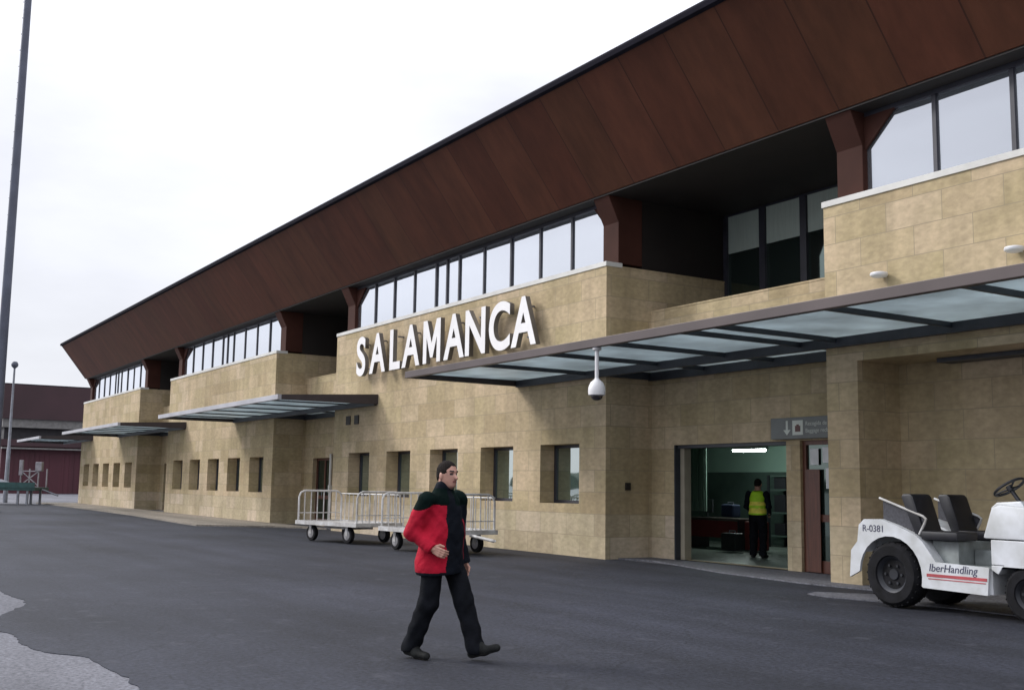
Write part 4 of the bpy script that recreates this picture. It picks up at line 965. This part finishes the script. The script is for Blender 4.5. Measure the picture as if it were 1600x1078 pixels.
    lo, hi = bb([J['pelvis'], J['anR'], J['anL'], J['knR'], J['knL'], J['hipR'], J['hipL']], .2); lo[2] = .03; hi[2] = J['pelvis'][2]+.17
    sdf_object('trousers', [(trf, lo, hi, hstep)], [MT['trouser']], root)
    # shoes
    for s in 'RL':
        a_, t_ = np.array(J['an'+s]), np.array(J['toe'+s]); hl = a_+np.array(J['heel'+s])
        def shf(P, a_=a_, t_=t_, hl=hl):
            v = cone(P, hl, t_, .042, .036, (1, 1.0, .95)); v = smin(v, cone(P, a_+[0, 0, .02], (hl+t_)/2, .048, .04), .03); return v
        def shm(c, t_=t_, hl=hl):
            d = t_-hl; t = np.clip(((c-hl)@d)/(d@d), 0, 1); return ((c[:, 2]-(hl[2]+t*d[2])) < -.022).astype(int)
        lo, hi = bb([a_, t_, hl], .08); sdf_object('shoe', [(shf, lo, hi, .008)], [shoe_m or MT['shoe'], MT['sole']], root, shm)
    return body

# ---- walking man
man = empty('person', (-8.75, 4.75, .007), R(22), label='man walking across the asphalt in a red and black jacket and dark trousers', cat='person')
J = dict(head=(.045, 0, 1.585), hyaw=R(-6), neckb=(.0, 0, 1.43), chest=(.0, 0, 1.2), pelvis=(-.01, 0, .88),
         shR=(-.02, -.20, 1.36), shL=(0.0, .20, 1.37), elR=(-.115, -.265, 1.09), elL=(-.05, .255, 1.07), wrR=(.075, -.235, .955), wrL=(.04, .265, .82),
         hdR=(.9, .15, -.35), hnR=(-.1, .9, -.3), hsR=(.25, .1, .9), hdL=(.2, 0, -1), hnL=(0, -1, 0), hsL=(1, 0, .1),
         hipR=(-.02, -.095, .86), hipL=(.01, .095, .87), knR=(-.05, -.115, .47), knL=(.17, .11, .50), anR=(-.215, -.125, .105), anL=(.30, .125, .13),
         toeR=(-.03, -.15, .035), toeL=(.50, .15, .125), heelR=(-.05, 0, -.045), heelL=(-.045, 0, -.075))
build_person(man, J, MT['skin'], glasses=False, hstep=.009)
def jackf(P):
    v = cone(P, (.0, 0, 1.33), (0, 0, 1.08), .132, .168, (1, 1.33, 1))
    v = smin(v, cone(P, (0, 0, 1.08), (-.03, 0, .79), .166, .206, (1, 1.15, 1)), .05)
    v = smin(v, cone(P, (-.01, 0, 1.42), (.012, 0, 1.49), .082, .078, (1, 1.05, 1)), .04)    # collar
    for s, kk in (('R', 1.0), ('L', 1.0)):
        e, w = np.array(J['el'+s]), np.array(J['wr'+s]); d = (w-e)/np.linalg.norm(w-e)
        fa = np.maximum(cone(P, e, w, .073, .055), (P-(w+d*.015).astype(np.float32))@d.astype(np.float32))
        v = smin(v, smin(cone(P, J['sh'+s], e, .086, .080), fa, .03), .045)
    v = v+.0042*fold(P, 1.5)+.0022*fold(P, 4.6)
    v = np.maximum(v, .735-P[..., 2]+.10*P[..., 1])
    # open neck
    v = np.maximum(v, -cone(P, (.0, 0, 1.47), (.03, 0, 1.60), .062, .075))
    return v
def jackm(c):
    x, y, z = c[:, 0], c[:, 1], c[:, 2]; r = np.full(len(c), 2)  # left sleeve also black, its shadow put into the colour
    shR, elR, wrR = map(np.array, (J['shR'], J['elR'], J['wrR']))
    def dseg(a, b):
        t = np.clip(((c-a)@(b-a))/((b-a)@(b-a)), 0, 1); return np.linalg.norm(c-a-t[:, None]*(b-a), axis=1)
    wob = .004*np.sin(y*30+x*20)-.05*(y < -.2)*np.clip((-y-.2)/.1, 0, 1)
    arm = np.minimum(dseg(shR, elR), dseg(elR, wrR)) < .115
    phi = np.degrees(np.arctan2(y, x+.03)); wv = 2.0*np.sin(z*30)
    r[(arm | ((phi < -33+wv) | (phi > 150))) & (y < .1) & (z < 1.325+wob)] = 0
    r[(z >= 1.325+wob) & (z < 1.47)] = 1
    r[(z >= 1.325) & (abs(phi+10) < 13)] = 2
    r[(phi > 36) & (phi < 50) & (y < .17) & (z < 1.2) & (z > .85)] = 0
    r[(z < .762+.10*y)] = 2
    return r
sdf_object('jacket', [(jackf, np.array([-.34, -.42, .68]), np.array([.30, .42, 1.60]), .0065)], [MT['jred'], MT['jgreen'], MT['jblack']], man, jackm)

# ---- worker in the baggage room, seen from behind
wk = empty('person', (-18.12, 17.7, .035), R(118), label='worker in a yellow green high visibility vest standing inside the doorway', cat='person')
J2 = dict(head=(.05, 0, 1.60), hyaw=R(0), neckb=(.0, 0, 1.45), chest=(.0, 0, 1.22), pelvis=(-.01, 0, .92),
          shR=(0, -.20, 1.39), shL=(0.0, .20, 1.39), elR=(-.02, -.26, 1.11), elL=(-.0, .255, 1.11), wrR=(.14, -.22, .95), wrL=(.17, .20, 1.0),
          hdR=(.9, .2, -.35), hnR=(0, .7, -.7), hsR=(.2, .3, .9), hdL=(.9, -.2, -.2), hnL=(0, -.7, -.7), hsL=(.2, -.3, .9),
          hipR=(-.0, -.095, .90), hipL=(.0, .095, .90), knR=(.02, -.11, .49), knL=(.05, .11, .50), anR=(-.03, -.12, .09), anL=(.04, .125, .09),
          toeR=(.15, -.15, .035), toeL=(.20, .15, .035), heelR=(-.05, 0, -.045), heelL=(-.05, 0, -.045))
build_person(wk, J2, MT['skin'], hstep=.013)
def sleevef(P):
    v = cone(P, (.0, 0, 1.36), (0, 0, .95), .12, .145, (1, 1.25, 1))
    for s in 'RL':
        v = smin(v, cone(P, J2['sh'+s], J2['el'+s], .068, .058), .04); v = smin(v, cone(P, J2['el'+s], J2['wr'+s], .056, .040), .03)
    return np.maximum(v+.004*np.sin(P[..., 2]*50), .86-P[..., 2])
sdf_object('sweater', [(sleevef, np.array([-.3, -.4, .82]), np.array([.32, .4, 1.52]), .013)], [MT['jblack']], wk)
def vestf(P):
    v = cone(P, (.0, 0, 1.34), (0, 0, .98), .138, .165, (1, 1.2, 1)); v = np.maximum(v+.004*np.sin(P[..., 2]*40+P[..., 1]*20), .93-P[..., 2]); return np.maximum(v, P[..., 2]-1.47)
def vestm(c): return (((c[:, 2] < 1.22) & (c[:, 2] > 1.13)) | ((c[:, 2] < 1.08) & (c[:, 2] > .97))).astype(int)
sdf_object('vest', [(vestf, np.array([-.25, -.28, .90]), np.array([.25, .28, 1.52]), .012)], [MT['vest'], MT['vestband']], wk, vestm)

for o in list(bpy.data.objects):
    if '_w' in o.keys(): del o['_w']
